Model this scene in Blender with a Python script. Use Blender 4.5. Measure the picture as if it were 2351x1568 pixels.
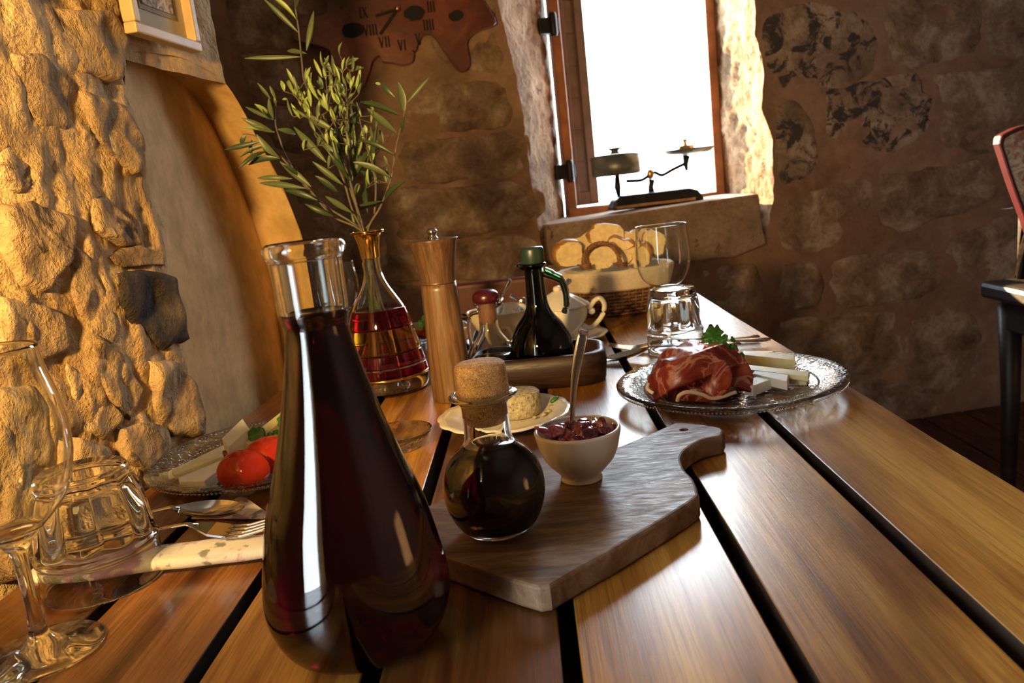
import bpy, math, random
from math import sin, cos, pi, radians, atan, sqrt, exp
from mathutils import Vector, Matrix, noise

random.seed(7)
for o in list(bpy.data.objects): bpy.data.objects.remove(o)
C = bpy.context.scene.collection
TZ = 0.75                     # table top height
HC = 0.27                     # camera height over the table top

# ---------------------------------------------------------------- camera
FPX, CX, CY = 1800.0, 1175.5, 784.0
_a = Vector((1200-CX, 430-CY, FPX)); _d = Vector((1, -.113, 0))
_n = _a.cross(_d).normalized()
if _n.y > 0: _n = -_n
AY = _a.normalized(); AZ = _n; AX = AY.cross(AZ).normalized()
if AX.x < 0: AX = -AX
cam_d = bpy.data.cameras.new('camera'); cam = bpy.data.objects.new('camera', cam_d); C.objects.link(cam)
cam_d.sensor_width = 36; cam_d.lens = 36*FPX/2351; cam_d.clip_start = .01; cam_d.clip_end = 100
R = Matrix(((AX.x, -AX.y, -AX.z), (AY.x, -AY.y, -AY.z), (AZ.x, -AZ.y, -AZ.z)))
cam.matrix_world = Matrix.Translation((0, 0, TZ+HC)) @ R.to_4x4()
cam_d.dof.use_dof = True; cam_d.dof.focus_distance = .72; cam_d.dof.aperture_fstop = 13
bpy.context.scene.camera = cam
CAM = Vector((0, 0, TZ+HC))

# ---------------------------------------------------------------- world, sun, exposure
sc = bpy.context.scene
sc.view_settings.view_transform = 'Standard'; sc.view_settings.look = 'None'
sc.view_settings.gamma = 1; sc.view_settings.use_curve_mapping = False
sc.view_settings.exposure = 0.25
wd = bpy.data.worlds.new('sky'); sc.world = wd; wd.use_nodes = True
bg = wd.node_tree.nodes['Background']
bg.inputs[0].default_value = (.78, .90, 1.0, 1); bg.inputs[1].default_value = 18.0
sun_d = bpy.data.lights.new('sun', 'SUN'); sun_d.energy = 40; sun_d.angle = radians(.6); sun_d.color = (1, .74, .38)
sun = bpy.data.objects.new('sun', sun_d); C.objects.link(sun)
sun.rotation_euler = Vector((.634, -.92, -.36)).to_track_quat('-Z', 'Y').to_euler()
lamp_d = bpy.data.lights.new('warm_wall_lamp', 'SPOT'); lamp_d.energy = 84; lamp_d.shadow_soft_size = .035; lamp_d.color = (1, .60, .20)
lamp_d.spot_size = radians(84); lamp_d.spot_blend = .8
lamp = bpy.data.objects.new('warm_wall_lamp', lamp_d); C.objects.link(lamp); lamp.location = (-.36, -.04, 1.20)
lamp.rotation_euler = (Vector((-.435, .80, 1.15))-Vector(lamp.location)).to_track_quat('-Z', 'Y').to_euler()
cy = sc.cycles
cy.max_bounces = 14; cy.transmission_bounces = 12; cy.transparent_max_bounces = 12; cy.diffuse_bounces = 5; cy.glossy_bounces = 6
cy.adaptive_threshold = .015; cy.sample_clamp_indirect = 6; cy.blur_glossy = .6
def portal(loc, rot, w, h):
    d = bpy.data.lights.new('daylight_portal', 'AREA'); d.shape = 'RECTANGLE'; d.size = w; d.size_y = h; d.cycles.is_portal = True
    o = bpy.data.objects.new('daylight_portal', d); C.objects.link(o); o.location = loc; o.rotation_euler = rot

# ---------------------------------------------------------------- back-projection
def ray(u, v):
    r = Vector((u-CX, v-CY, FPX)); return Vector((r.dot(AX), r.dot(AY), r.dot(AZ)))
def T(u, v, z=0.0):
    """point on the horizontal plane z above the table top"""
    r = ray(u, v); return CAM + r*((z-HC)/r.z)
def plane_hit(u, v, p0, n):
    r = ray(u, v); return CAM + r*((p0-CAM).dot(n)/r.dot(n))
# back wall frame
PSI = radians(8)
_r = ray(1500, 480); BO = CAM + _r*(2.72/_r.y)
BU = Vector((cos(PSI), sin(PSI), 0)); BN = Vector((sin(PSI), -cos(PSI), 0))
def B(u, v, off=0.0):     # off > 0 goes into the wall (outwards)
    return plane_hit(u, v, BO - BN*off, BN)
def Bsz(u, v, off=0.0):
    p = B(u, v, off); return (p-BO).dot(BU), p.z
def Bp(s, z, off=0.0):
    p = BO + BU*s - BN*off; return Vector((p.x, p.y, z))
# left wall frame
LT = atan(.105); LO = Vector((-.462, .585, 0)); LU = Vector((sin(LT), cos(LT), 0)); LN = Vector((cos(LT), -sin(LT), 0))
def L(u, v, off=0.0):     # off > 0 goes into the wall
    return plane_hit(u, v, LO - LN*off, LN)
def Ltz(u, v, off=0.0):
    p = L(u, v, off); return (p-LO).dot(LU), p.z
def Lp(t, z, off=0.0):
    p = LO + LU*t - LN*off; return Vector((p.x, p.y, z))

# ---------------------------------------------------------------- materials
MATS = {}
class NT:
    def __init__(s, name):
        m = bpy.data.materials.new(name); m.use_nodes = True; s.m = m; s.t = m.node_tree; s.b = s.t.nodes['Principled BSDF']
        MATS[name] = m
    def n(s, typ, **kw):
        x = s.t.nodes.new(typ)
        for k, v in kw.items():
            if k in x.inputs: x.inputs[k].default_value = v
            else: setattr(x, k, v)
        return x
    def l(s, a, b): s.t.links.new(a, b)
def setp(b, **kw):
    for k, v in kw.items():
        k = k.replace('_', ' ')
        b.inputs[k].default_value = v
def coords(N, scale=(1, 1, 1), rand=False, kind='Object', rot=0):
    tc = N.n('ShaderNodeTexCoord'); mp = N.n('ShaderNodeMapping'); mp.inputs['Scale'].default_value = scale; mp.inputs['Rotation'].default_value = (0, 0, rot)
    N.l(tc.outputs[kind], mp.inputs['Vector'])
    if rand:
        oi = N.n('ShaderNodeObjectInfo'); ml = N.n('ShaderNodeMath', operation='MULTIPLY'); ml.inputs[1].default_value = 37.0
        N.l(oi.outputs['Random'], ml.inputs[0]); N.l(ml.outputs[0], mp.inputs['Location'])
    return mp.outputs['Vector']
def ramp(N, fac, stops):
    r = N.n('ShaderNodeValToRGB'); e = r.color_ramp.elements
    while len(e) < len(stops): e.new(.5)
    for i, (p, c) in enumerate(stops):
        e[i].position = p; e[i].color = (*c, 1)
    N.l(fac, r.inputs[0]); return r.outputs[0]
def bump(N, h, strength, dist=.01, prev=None):
    b = N.n('ShaderNodeBump'); b.inputs['Strength'].default_value = strength; b.inputs['Distance'].default_value = dist
    N.l(h, b.inputs['Height'])
    if prev is not None: N.l(prev, b.inputs['Normal'])
    return b.outputs[0]
def mixc(N, f, a, b, mode='MIX'):
    m = N.n('ShaderNodeMix', data_type='RGBA', blend_type=mode)
    if isinstance(f, (int, float)): m.inputs[0].default_value = f
    else: N.l(f, m.inputs[0])
    for i, x in ((6, a), (7, b)):
        if isinstance(x, tuple): m.inputs[i].default_value = (*x, 1)
        else: N.l(x, m.inputs[i])
    return m.outputs[2]
def noi(N, vec, scale, detail=4, rough=.55, dist=0.0):
    n = N.n('ShaderNodeTexNoise'); n.inputs['Scale'].default_value = scale; n.inputs['Detail'].default_value = detail
    n.inputs['Roughness'].default_value = rough; n.inputs['Distortion'].default_value = dist
    if vec is not None: N.l(vec, n.inputs['Vector'])
    return n.outputs['Fac']
def plain(name, col, rough=.5, metal=0.0, var=.12, nscale=30, bmp=0.0, spec=.5, **kw):
    N = NT(name); v = coords(N)
    f = noi(N, v, nscale)
    dk = tuple(c*(1-var*1.6) for c in col); lt = tuple(min(1, c*(1+var)) for c in col)
    N.l(ramp(N, f, [(.3, dk), (.7, lt)]), N.b.inputs['Base Color'])
    setp(N.b, Roughness=rough, Metallic=metal, Specular_IOR_Level=spec, **kw)
    if bmp: N.l(bump(N, f, bmp, .004), N.b.inputs['Normal'])
    return N.m
def glass(name, col=(1, 1, 1), rough=0.0, ior=1.47, bmp=None):
    N = NT(name); setp(N.b, Base_Color=(*col, 1), Roughness=rough, IOR=ior, Transmission_Weight=1.0)
    if bmp:
        v = coords(N); f = noi(N, v, bmp[0], 2); N.l(bump(N, f, bmp[1], .003), N.b.inputs['Normal'])
    return N.m
def wood(name, dark, mid, light, grain=(1, 1, 1), gs=6.0, rough=.35, coat=0.0, bstr=.15, rand=True, knots=.0, coat_rough=.1, rot=0):
    """grain: mapping scale; the smallest number is the axis the grain runs along"""
    N = NT(name); v = coords(N, grain, rand, rot=rot)
    a = noi(N, v, gs, 6, .62, 1.2); b = noi(N, v, gs*6, 5, .7, .3); c = noi(N, v, gs*.35, 3, .5, .8)
    base = ramp(N, a, [(.28, dark), (.47, mid), (.68, light)])
    fine = ramp(N, b, [(.3, (.55, .5, .45)), (.62, (1, 1, 1))])
    col = mixc(N, .55, base, fine, 'MULTIPLY')
    big = ramp(N, c, [(.35, (.42, .34, .28)), (.6, (1, 1, 1))])
    col = mixc(N, .6 + knots, col, big, 'MULTIPLY')
    N.l(col, N.b.inputs['Base Color'])
    rr = ramp(N, b, [(.3, (rough*1.5,)*3), (.7, (rough*.8,)*3)]); N.l(rr, N.b.inputs['Roughness'])
    N.l(bump(N, b, bstr, .002), N.b.inputs['Normal'])
    if coat: setp(N.b, Coat_Weight=coat, Coat_Roughness=coat_rough)
    return N.m
def stone(name, dark, mid, light, spot=None, sc=6.0, bstr=.6, rough=.9, spots=.62):
    N = NT(name); v = coords(N, (1, 1, 1), True)
    a = noi(N, v, sc, 8, .65, .4); b = noi(N, v, sc*7, 6, .7)
    col = ramp(N, a, [(.3, dark), (.5, mid), (.7, light)])
    fine = ramp(N, b, [(.32, (.5, .48, .45)), (.6, (1, 1, 1))]); col = mixc(N, .6, col, fine, 'MULTIPLY')
    if spot:
        s = noi(N, v, sc*1.7, 6, .7, 1.0); m = ramp(N, s, [(spots-.03, (0, 0, 0)), (spots+.03, (1, 1, 1))])
        col = mixc(N, m, col, spot)
    N.l(col, N.b.inputs['Base Color']); setp(N.b, Roughness=rough, Specular_IOR_Level=.2)
    nb = bump(N, a, bstr, .03); nb = bump(N, b, bstr, .006, nb); N.l(nb, N.b.inputs['Normal'])
    return N.m

M = dict(
 plank=None,
 glass=glass('clear_glass', (.97, 1, .985)),
 pressed=glass('pressed_glass', (.96, .99, .97), .02, 1.47, (110, .55)),
 green_glass=glass('green_glass', (.018, .055, .018)),
 vase_red=glass('red_glass', (.62, .01, .06), .05),
 vase_pink=glass('pink_glass', (.85, .12, .25), .05),
 water=glass('water', (.98, .99, .95), 0, 1.33),
 wine=glass('red_wine', (.020, .0002, .0012), 0, 1.34),
 balsamic=glass('balsamic_vinegar', (.004, .001, .0004), 0, 1.36),
 steel=plain('polished_steel', (.62, .62, .62), .14, 1.0, .05),
 iron=plain('dark_iron', (.03, .03, .032), .45, .8, .2),
 gold=plain('gold_lustre', (.95, .60, .16), .12, 1.0, .05),
 porcelain=plain('white_porcelain', (.80, .79, .74), .12, 0, .03, 8),
 cream_porcelain=plain('cream_porcelain', (.74, .69, .56), .14, 0, .04, 8),
 cork=None, 
 cheese=plain('yellow_cheese', (.86, .76, .42), .42, 0, .08, 60, .2, Subsurface_Weight=.25),
 white_cheese=plain('white_cheese', (.90, .87, .74), .5, 0, .05, 60, .2, Subsurface_Weight=.25),
 rind=plain('cheese_rind', (.42, .32, .15), .6, 0, .2, 90, .4),
 tomato=plain('tomato_skin', (.36, .026, .010), .12, 0, .12, 20, 0, Subsurface_Weight=.1),
 tomato_in=plain('tomato_flesh', (.85, .17, .06), .18, 0, .2, 70, .3),
 leaf_dark=plain('olive_leaf_dark', (.032, .058, .024), .42, 0, .3, 60),
 leaf_mid=plain('olive_leaf_grey', (.085, .12, .052), .45, 0, .25, 60),
 leaf_young=plain('olive_leaf_young', (.25, .34, .09), .45, 0, .25, 60, Subsurface_Weight=.1),
 stem=plain('olive_stem', (.12, .10, .065), .7, 0, .25, 120, .5),
 herb=plain('salad_leaf', (.045, .20, .018), .35, 0, .35, 60, .3),
 cloth=plain('white_cloth', (.74, .72, .66), .9, 0, .05, 200, .3),
 liner=plain('cream_cloth_liner', (.66, .58, .44), .9, 0, .07, 200, .3),
 wicker=plain('brown_wicker', (.22, .11, .055), .55, 0, .3, 60, .3),
 bread=plain('bread_crumb', (.82, .66, .36), .8, 0, .12, 90, .6),
 crust=plain('bread_crust', (.58, .27, .07), .55, 0, .35, 30, .4),
 red_cap=plain('dark_red_cap', (.055, .005, .008), .3, 0, .1),
 dark_wood=None, onion=None,
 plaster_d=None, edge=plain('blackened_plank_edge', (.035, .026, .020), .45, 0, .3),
 black=plain('black_gap', (.012, .010, .009), .8, 0, .2),
 chair_red=plain('chair_red_leather', (.13, .030, .016), .4, 0, .2, 12),
 maroon=plain('maroon_piping', (.06, .006, .010), .4, 0, .1),
 frame_wood=plain('pale_frame_wood', (.42, .30, .14), .5, 0, .12, 20, .2),
 mat_board=plain('cream_mount', (.55, .46, .28), .8, 0, .04),
 window_wood=plain('window_frame_wood', (.36, .13, .045), .45, 0, .25, 14, .2),
 shutter_wood=plain('shutter_wood', (.13, .085, .07), .6, 0, .2, 14, .2),
 brass=plain('brass', (.72, .42, .16), .3, 1.0, .15),
 pewter=plain('grey_metal_pan', (.20, .22, .22), .4, .7, .15),
)
M['dark_wood'] = wood('dark_holder_wood', (.008, .004, .002), (.028, .012, .006), (.06, .028, .015), (1, 8, 8), 8, .4, 0, .15)
M['mill'] = wood('mill_wood', (.065, .034, .017), (.15, .085, .042), (.26, .155, .08), (26, 26, 1), 5, .32, .15, .08)
M['mill_head'] = wood('mill_head_wood', (.05, .024, .013), (.12, .065, .032), (.21, .12, .062), (26, 26, 1), 5, .30, .2, .08)
M['board'] = wood('olive_wood', (.13, .07, .036), (.26, .155, .08), (.44, .31, .19), (1.6, 6, 4), 7, .42, 0, .3, False, rot=radians(-38))
M['slab'] = wood('red_wood_slab', (.06, .014, .007), (.20, .045, .020), (.46, .14, .05), (1, 3, 1.4), 3, .3, .5, .1)
M['stopper'] = wood('stopper_wood', (.20, .08, .05), (.38, .2, .13), (.5, .3, .2), (8, 8, 1), 8, .6)
M['darkchair'] = wood('dark_chair_wood', (.006, .004, .004), (.018, .011, .009), (.035, .022, .016), (2, 2, 8), 6, .4)
M['floorm'] = wood('floor_boards', (.04, .018, .008), (.10, .045, .02), (.17, .085, .04), (6, 1, 1), 3, .5)
# cork: pale with dark cracks
N = NT('cork'); v = coords(N); vo = N.n('ShaderNodeTexVoronoi', feature='DISTANCE_TO_EDGE'); vo.inputs['Scale'].default_value = 95
nz = N.n('ShaderNodeTexNoise'); nz.inputs['Scale'].default_value = 90; N.l(v, nz.inputs['Vector'])
mv = mixc(N, .22, v, nz.outputs['Color']); N.l(mv, vo.inputs['Vector'])
cr = ramp(N, vo.outputs['Distance'], [(.0, (.12, .06, .025)), (.07, (.66, .45, .24)), (.22, (.95, .74, .46))])
N.l(mixc(N, .5, cr, ramp(N, noi(N, v, 140, 5), [(.35, (.45, .4, .35)), (.6, (1, 1, 1))]), 'MULTIPLY'), N.b.inputs['Base Color'])
setp(N.b, Roughness=.8); N.l(bump(N, vo.outputs['Distance'], .5, .001), N.b.inputs['Normal']); M['cork'] = N.m
# onion relish
N = NT('red_onion'); v = coords(N, (1, 1, 1), True); f = noi(N, v, 90, 5, .6, 1)
N.l(ramp(N, f, [(.35, (.035, .006, .012)), (.5, (.20, .03, .05)), (.66, (.50, .22, .25))]), N.b.inputs['Base Color']); setp(N.b, Roughness=.12, Coat_Weight=.6)
M['onion'] = N.m
N = NT('pink_onion'); v = coords(N, (1, 1, 1), True); f = noi(N, v, 120, 5, .6, 1)
N.l(ramp(N, f, [(.35, (.25, .03, .12)), (.55, (.55, .20, .34)), (.7, (.75, .5, .5))]), N.b.inputs['Base Color']); setp(N.b, Roughness=.15)
M['pink_onion'] = N.m
# ham
N = NT('cured_ham'); v = coords(N, (1, 1, 1)); f = noi(N, v, 26, 4, .5, 1.6); g = noi(N, v, 9, 3)
c1 = ramp(N, f, [(.34, (.13, .016, .012)), (.48, (.27, .038, .024)), (.535, (.58, .30, .19)), (.57, (.30, .050, .028)), (.74, (.48, .14, .05))])
c2 = ramp(N, g, [(.45, (1, 1, 1)), (.7, (1.0, .62, .4))]); N.l(mixc(N, .7, c1, c2, 'MULTIPLY'), N.b.inputs['Base Color'])
setp(N.b, Roughness=.27, Subsurface_Weight=.05); N.l(bump(N, f, .3, .004), N.b.inputs['Normal']); M['ham'] = N.m
M['fat'] = plain('ham_fat', (.85, .70, .50), .25, 0, .08)
# herbed cheese round
N = NT('herbed_cheese'); v = coords(N); f = noi(N, v, 260, 5, .7); g = noi(N, v, 160, 4)
c1 = ramp(N, f, [(.33, (.10, .09, .035)), (.45, (.38, .33, .17)), (.7, (.62, .54, .33))]); N.l(c1, N.b.inputs['Base Color'])
setp(N.b, Roughness=.75); N.l(bump(N, g, .9, .004), N.b.inputs['Normal']); M['herb_cheese'] = N.m
# printed napkin: violet and sage flower smudges on white weave
N = NT('printed_napkin'); v = coords(N); f = noi(N, v, 42, 3, .5, .6); g = noi(N, v, 60, 3, .5)
c = mixc(N, ramp(N, f, [(.50, (0, 0, 0)), (.58, (1, 1, 1))]), (.66, .64, .62), (.40, .25, .42))
c = mixc(N, ramp(N, g, [(.58, (0, 0, 0)), (.63, (1, 1, 1))]), c, (.22, .24, .20))
N.l(c, N.b.inputs['Base Color']); setp(N.b, Roughness=.9)
w = N.n('ShaderNodeTexWave'); w.inputs['Scale'].default_value = 260; N.l(v, w.inputs['Vector']); N.l(bump(N, w.outputs['Fac'], .35, .0006), N.b.inputs['Normal'])
M['napkin'] = N.m
# table planks: varnished, golden brown with dark streaks along Y
def plankmat(name, dark, mid, light):
    N = NT(name); v = coords(N, (9, .9, 9), True)
    a = noi(N, v, 2.2, 6, .6, 1.0); b = noi(N, coords(N, (110, 2.2, 110), True), 4, 5, .7, .2); c = noi(N, coords(N, (3, .9, 3), True), 2.4, 3)
    col = ramp(N, a, [(.30, dark), (.46, mid), (.66, light)])
    col = mixc(N, .55, col, ramp(N, b, [(.34, (.22, .16, .12)), (.56, (1, 1, 1))]), 'MULTIPLY')
    col = mixc(N, .75, col, ramp(N, c, [(.40, (.22, .14, .10)), (.56, (1, 1, 1))]), 'MULTIPLY')
    N.l(col, N.b.inputs['Base Color'])
    mic = noi(N, coords(N), 900, 2); 
    nb = bump(N, b, .16, .0012); nb = bump(N, mic, .10, .0006, nb); N.l(nb, N.b.inputs['Normal'])
    N.l(ramp(N, b, [(.3, (.38,)*3), (.7, (.24,)*3)]), N.b.inputs['Roughness'])
    setp(N.b, Specular_IOR_Level=.35, Coat_Weight=.55, Coat_Roughness=.19, Coat_IOR=1.55)
    return N.m
M['plank_gold'] = plankmat('varnished_plank_golden', (.12, .038, .006), (.46, .20, .030), (.76, .42, .085))
M['plank_brown'] = plankmat('varnished_plank_brown', (.050, .016, .005), (.20, .075, .018), (.44, .20, .055))
# walls
M['mortar_l'] = stone('left_wall_mortar', (.34, .21, .085), (.58, .40, .19), (.74, .55, .30), None, 5, .9)
M['stone_l1'] = stone('left_wall_stone', (.18, .12, .065), (.40, .28, .15), (.62, .46, .27), (.10, .07, .045), 7, 1.0, .9, .60)
M['stone_l2'] = stone('left_wall_stone_dark', (.02, .016, .014), (.07, .055, .045), (.20, .15, .10), None, 9, 1.0)
M['plaster'] = stone('smooth_plaster', (.50, .32, .12), (.60, .40, .165), (.68, .48, .22), None, 3, .12)
M['mortar_b'] = stone('back_wall_mortar', (.27, .16, .105), (.36, .225, .15), (.45, .295, .21), None, 3, .35)
M['stone_b1'] = stone('back_wall_stone', (.18, .11, .07), (.40, .28, .19), (.74, .60, .45), None, 9, .8)
M['stone_b2'] = stone('back_wall_stone_blackened', (.21, .15, .10), (.38, .27, .19), (.66, .53, .40), (.085, .072, .068), 7, .8, .9, .54)
M['sill'] = stone('sill_stone', (.26, .185, .135), (.38, .28, .21), (.47, .36, .28), (.14, .10, .075), 9, .3, .9, .64)
M['reveal'] = stone('window_reveal_stone', (.15, .085, .045), (.32, .20, .11), (.52, .37, .23), (.12, .08, .05), 7, 1.0, .9, .60)
M['ceil'] = plain('ceiling_limewash', (.42, .32, .22), .9)

# ---------------------------------------------------------------- object helpers
ABS = {}
def _link(o, parent):
    C.objects.link(o)
    if parent is not None: o.parent = parent
def thing(name, label, cat, loc, group=None):
    o = bpy.data.objects.new(name, None); o.empty_display_size = .02; C.objects.link(o)
    o.location = loc; ABS[o.name] = Vector(loc); o['label'] = label; o['category'] = cat
    if group: o['group'] = group
    return o
def tag(o, label, cat, group=None):
    o['label'] = label; o['category'] = cat
    if group: o['group'] = group
    return o
def mk(name, verts, faces, mat, parent=None, smooth=True, loc=None, label=None, mats=None):
    """verts in world space; stored relative to the parent's (or own) origin"""
    if parent is not None: off = ABS[parent.name]; l = Vector((0, 0, 0))
    else: off = Vector(loc) if loc is not None else Vector((0, 0, 0)); l = off
    me = bpy.data.meshes.new(name); me.from_pydata([tuple(Vector(v)-off) for v in verts], [], faces)
    me.materials.append(mat if not isinstance(mat, str) else M[mat])
    for x in (mats or []): me.materials.append(M[x] if isinstance(x, str) else x)
    if smooth: me.shade_smooth()
    o = bpy.data.objects.new(name, me); _link(o, parent); o.location = l; ABS[o.name] = off
    if label: o['label'] = label
    return o
def fixn(o):
    import bmesh
    bm = bmesh.new(); bm.from_mesh(o.data); bmesh.ops.recalc_face_normals(bm, faces=bm.faces); bm.to_mesh(o.data); bm.free(); return o
def bev(o, w=.002, seg=2, ang=35):
    m = o.modifiers.new('bevel', 'BEVEL'); m.width = w; m.segments = seg; m.limit_method = 'ANGLE'; m.angle_limit = radians(ang); return o
def subd(o, n=1):
    m = o.modifiers.new('sub', 'SUBSURF'); m.levels = n; m.render_levels = n; return o
def smooth_prof(pts, n=4):
    """Catmull-Rom through (r,z) points"""
    out = []; P_ = [pts[0]]+list(pts)+[pts[-1]]
    for i in range(1, len(P_)-2):
        p0, p1, p2, p3 = P_[i-1:i+3]
        for k in range(n):
            t = k/n
            out.append(tuple(.5*((2*p1[j])+(-p0[j]+p2[j])*t+(2*p0[j]-5*p1[j]+4*p2[j]-p3[j])*t*t+(-p0[j]+3*p1[j]-3*p2[j]+p3[j])*t**3) for j in (0, 1)))
    out.append(tuple(pts[-1])); return [(max(a, 0), b) for a, b in out]
def lathe(name, prof, c, mat, parent=None, seg=48, mod=None, smooth=True, closed=False, sx=1, sy=1, loc=None, label=None):
    vs, fs = [], []; n = len(prof)
    for i, (r, z) in enumerate(prof):
        for k in range(seg):
            a = 2*pi*k/seg; rr = r*(mod(a, r, z, i) if mod else 1)
            vs.append((c[0]+rr*cos(a)*sx, c[1]+rr*sin(a)*sy, c[2]+z))
    for i in range(n-1 if not closed else n):
        j = (i+1) % n
        for k in range(seg):
            k2 = (k+1) % seg; fs.append((i*seg+k, i*seg+k2, j*seg+k2, j*seg+k))
    if not closed:
        if prof[0][0] > 1e-5: fs.append(tuple(range(seg))[::-1])
        if prof[-1][0] > 1e-5: fs.append(tuple((n-1)*seg+k for k in range(seg)))
    o = mk(name, vs, fs, mat, parent, smooth, loc, label)
    import bmesh
    bm = bmesh.new(); bm.from_mesh(o.data); bmesh.ops.remove_doubles(bm, verts=bm.verts, dist=1e-6)
    bmesh.ops.recalc_face_normals(bm, faces=bm.faces); bm.to_mesh(o.data); bm.free()
    return o
def vessel(outer, th, floor_, inset_top=0):
    """closed double-walled profile from an outer (r,z) profile listed bottom to top"""
    inner = [(max(r-th, .0005), z) for r, z in outer if z > outer[0][1]+floor_]
    inner[-1] = (inner[-1][0], outer[-1][1])
    zf = outer[0][1]+floor_
    return [(0, outer[0][1])]+outer+[( (outer[-1][0]+inner[-1][0])/2, outer[-1][1]+th*.4)]+inner[::-1]+[(inner[0][0]*.96, zf), (0, zf)]
def tube(name, pts, rad, mat, parent=None, seg=8, caps=True, flat=1.0, loc=None, label=None, up=None):
    """rad: number or list; flat squashes along the frame normal"""
    pts = [Vector(p) for p in pts]; n = len(pts); vs, fs = [], []
    ref = Vector(up) if up else Vector((0, 0, 1))
    for i, p in enumerate(pts):
        t = (pts[min(i+1, n-1)]-pts[max(i-1, 0)]).normalized()
        if abs(t.dot(ref)) > .95 and not up: ref2 = Vector((1, 0, 0))
        else: ref2 = ref
        s = t.cross(ref2).normalized(); u = s.cross(t).normalized()
        r = rad[i] if isinstance(rad, (list, tuple)) else rad
        for k in range(seg):
            a = 2*pi*k/seg; vs.append(p+s*r*cos(a)+u*r*sin(a)*flat)
    for i in range(n-1):
        for k in range(seg):
            k2 = (k+1) % seg; fs.append((i*seg+k, i*seg+k2, (i+1)*seg+k2, (i+1)*seg+k))
    if caps: fs.append(tuple(range(seg))[::-1]); fs.append(tuple((n-1)*seg+k for k in range(seg)))
    return mk(name, vs, fs, mat, parent, True, loc, label)
def prism(name, poly, axis, h, mat, parent=None, smooth=False, loc=None, label=None):
    """poly: world points in a plane; extruded by the vector axis*h"""
    a = Vector(axis)*h; n = len(poly); vs = [Vector(p) for p in poly]; vs += [p+a for p in vs]
    fs = [tuple(range(n))[::-1], tuple(range(n, 2*n))]+[(i, (i+1) % n, n+(i+1) % n, n+i) for i in range(n)]
    return fixn(mk(name, vs, fs, mat, parent, smooth, loc, label))
def boxm(name, c, size, mat, parent=None, ux=(1, 0, 0), uy=(0, 1, 0), uz=(0, 0, 1), loc=None, label=None):
    ux, uy, uz = (Vector(x).normalized() for x in (ux, uy, uz)); c = Vector(c); a, b, d = (s/2 for s in size)
    vs = [c+ux*a*i+uy*b*j+uz*d*k for i in (-1, 1) for j in (-1, 1) for k in (-1, 1)]
    fs = [(0, 1, 3, 2), (4, 6, 7, 5), (0, 4, 5, 1), (2, 3, 7, 6), (0, 2, 6, 4), (1, 5, 7, 3)]
    return fixn(mk(name, vs, fs, mat, parent, False, loc, label))
def struct(o): o['kind'] = 'structure'; return o
def spline(pts, n=8):
    pts = [Vector(p) for p in pts]; out = []; P_ = [pts[0]]+pts+[pts[-1]]
    for i in range(1, len(P_)-2):
        p0, p1, p2, p3 = P_[i-1:i+3]
        for k in range(n):
            t = k/n; out.append(.5*((2*p1)+(-p0+p2)*t+(2*p0-5*p1+4*p2-p3)*t*t+(-p0+3*p1-3*p2+p3)*t**3))
    out.append(pts[-1]); return out
def blob(name, c, r, mat, parent=None, amp=.15, freq=3, seed=0, rings=12, seg=18, ax=None, loc=None, label=None, flatb=None, power=1.0):
    """noise-displaced ellipsoid; r = (rx,ry,rz); ax = rotation matrix"""
    vs, fs = [], []; c = Vector(c); sd = Vector((seed*3.1, seed*1.7, seed*.9))
    for i in range(rings+1):
        th = pi*i/rings
        for k in range(seg):
            a = 2*pi*k/seg; d = Vector((sin(th)*cos(a), sin(th)*sin(a), cos(th)))
            if power != 1.0: d = Vector([math.copysign(abs(x)**power, x) for x in d])
            m = 1+amp*noise.noise(d*freq+sd)
            p = Vector((d.x*r[0], d.y*r[1], d.z*r[2]))*m
            if ax: p = ax @ p
            if flatb is not None: p.z = max(p.z, flatb)
            vs.append(c+p)
    for i in range(rings):
        for k in range(seg):
            k2 = (k+1) % seg; fs.append((i*seg+k, (i+1)*seg+k, (i+1)*seg+k2, i*seg+k2))
    o = mk(name, vs, fs, mat, parent, True, loc, label)
    import bmesh
    bm = bmesh.new(); bm.from_mesh(o.data); bmesh.ops.remove_doubles(bm, verts=bm.verts, dist=1e-6)
    bmesh.ops.recalc_face_normals(bm, faces=bm.faces); bm.to_mesh(o.data); bm.free()
    return o

# ---------------------------------------------------------------- room shell
def grid_surface(name, f, nu, nv, mat, parent=None, keep=None, smooth=True):
    vs = [f(i/nu, j/nv) for j in range(nv+1) for i in range(nu+1)]; w = nu+1
    fs = [(j*w+i, j*w+i+1, (j+1)*w+i+1, (j+1)*w+i) for j in range(nv) for i in range(nu) if keep is None or keep(i/nu, j/nv)]
    return mk(name, vs, fs, mat, parent, smooth)
def fbm(p, o=5): return noise.fractal(p, 1.0, 2.1, o)
H = 2.7
fl = struct(boxm('floor', (0, .3, -.03), (5.6, 7.2, .06), 'floorm'))
ce = struct(boxm('ceiling', (0, .3, H+.05), (5.6, 7.2, .1), 'ceil'))
# floor boards in view, low at the right
for i in range(8):
    bev(boxm('board', (1.0+.16*i, 1.6, .006), (.152, 3.0, .012), 'floorm', fl), .002, 1)
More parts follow.
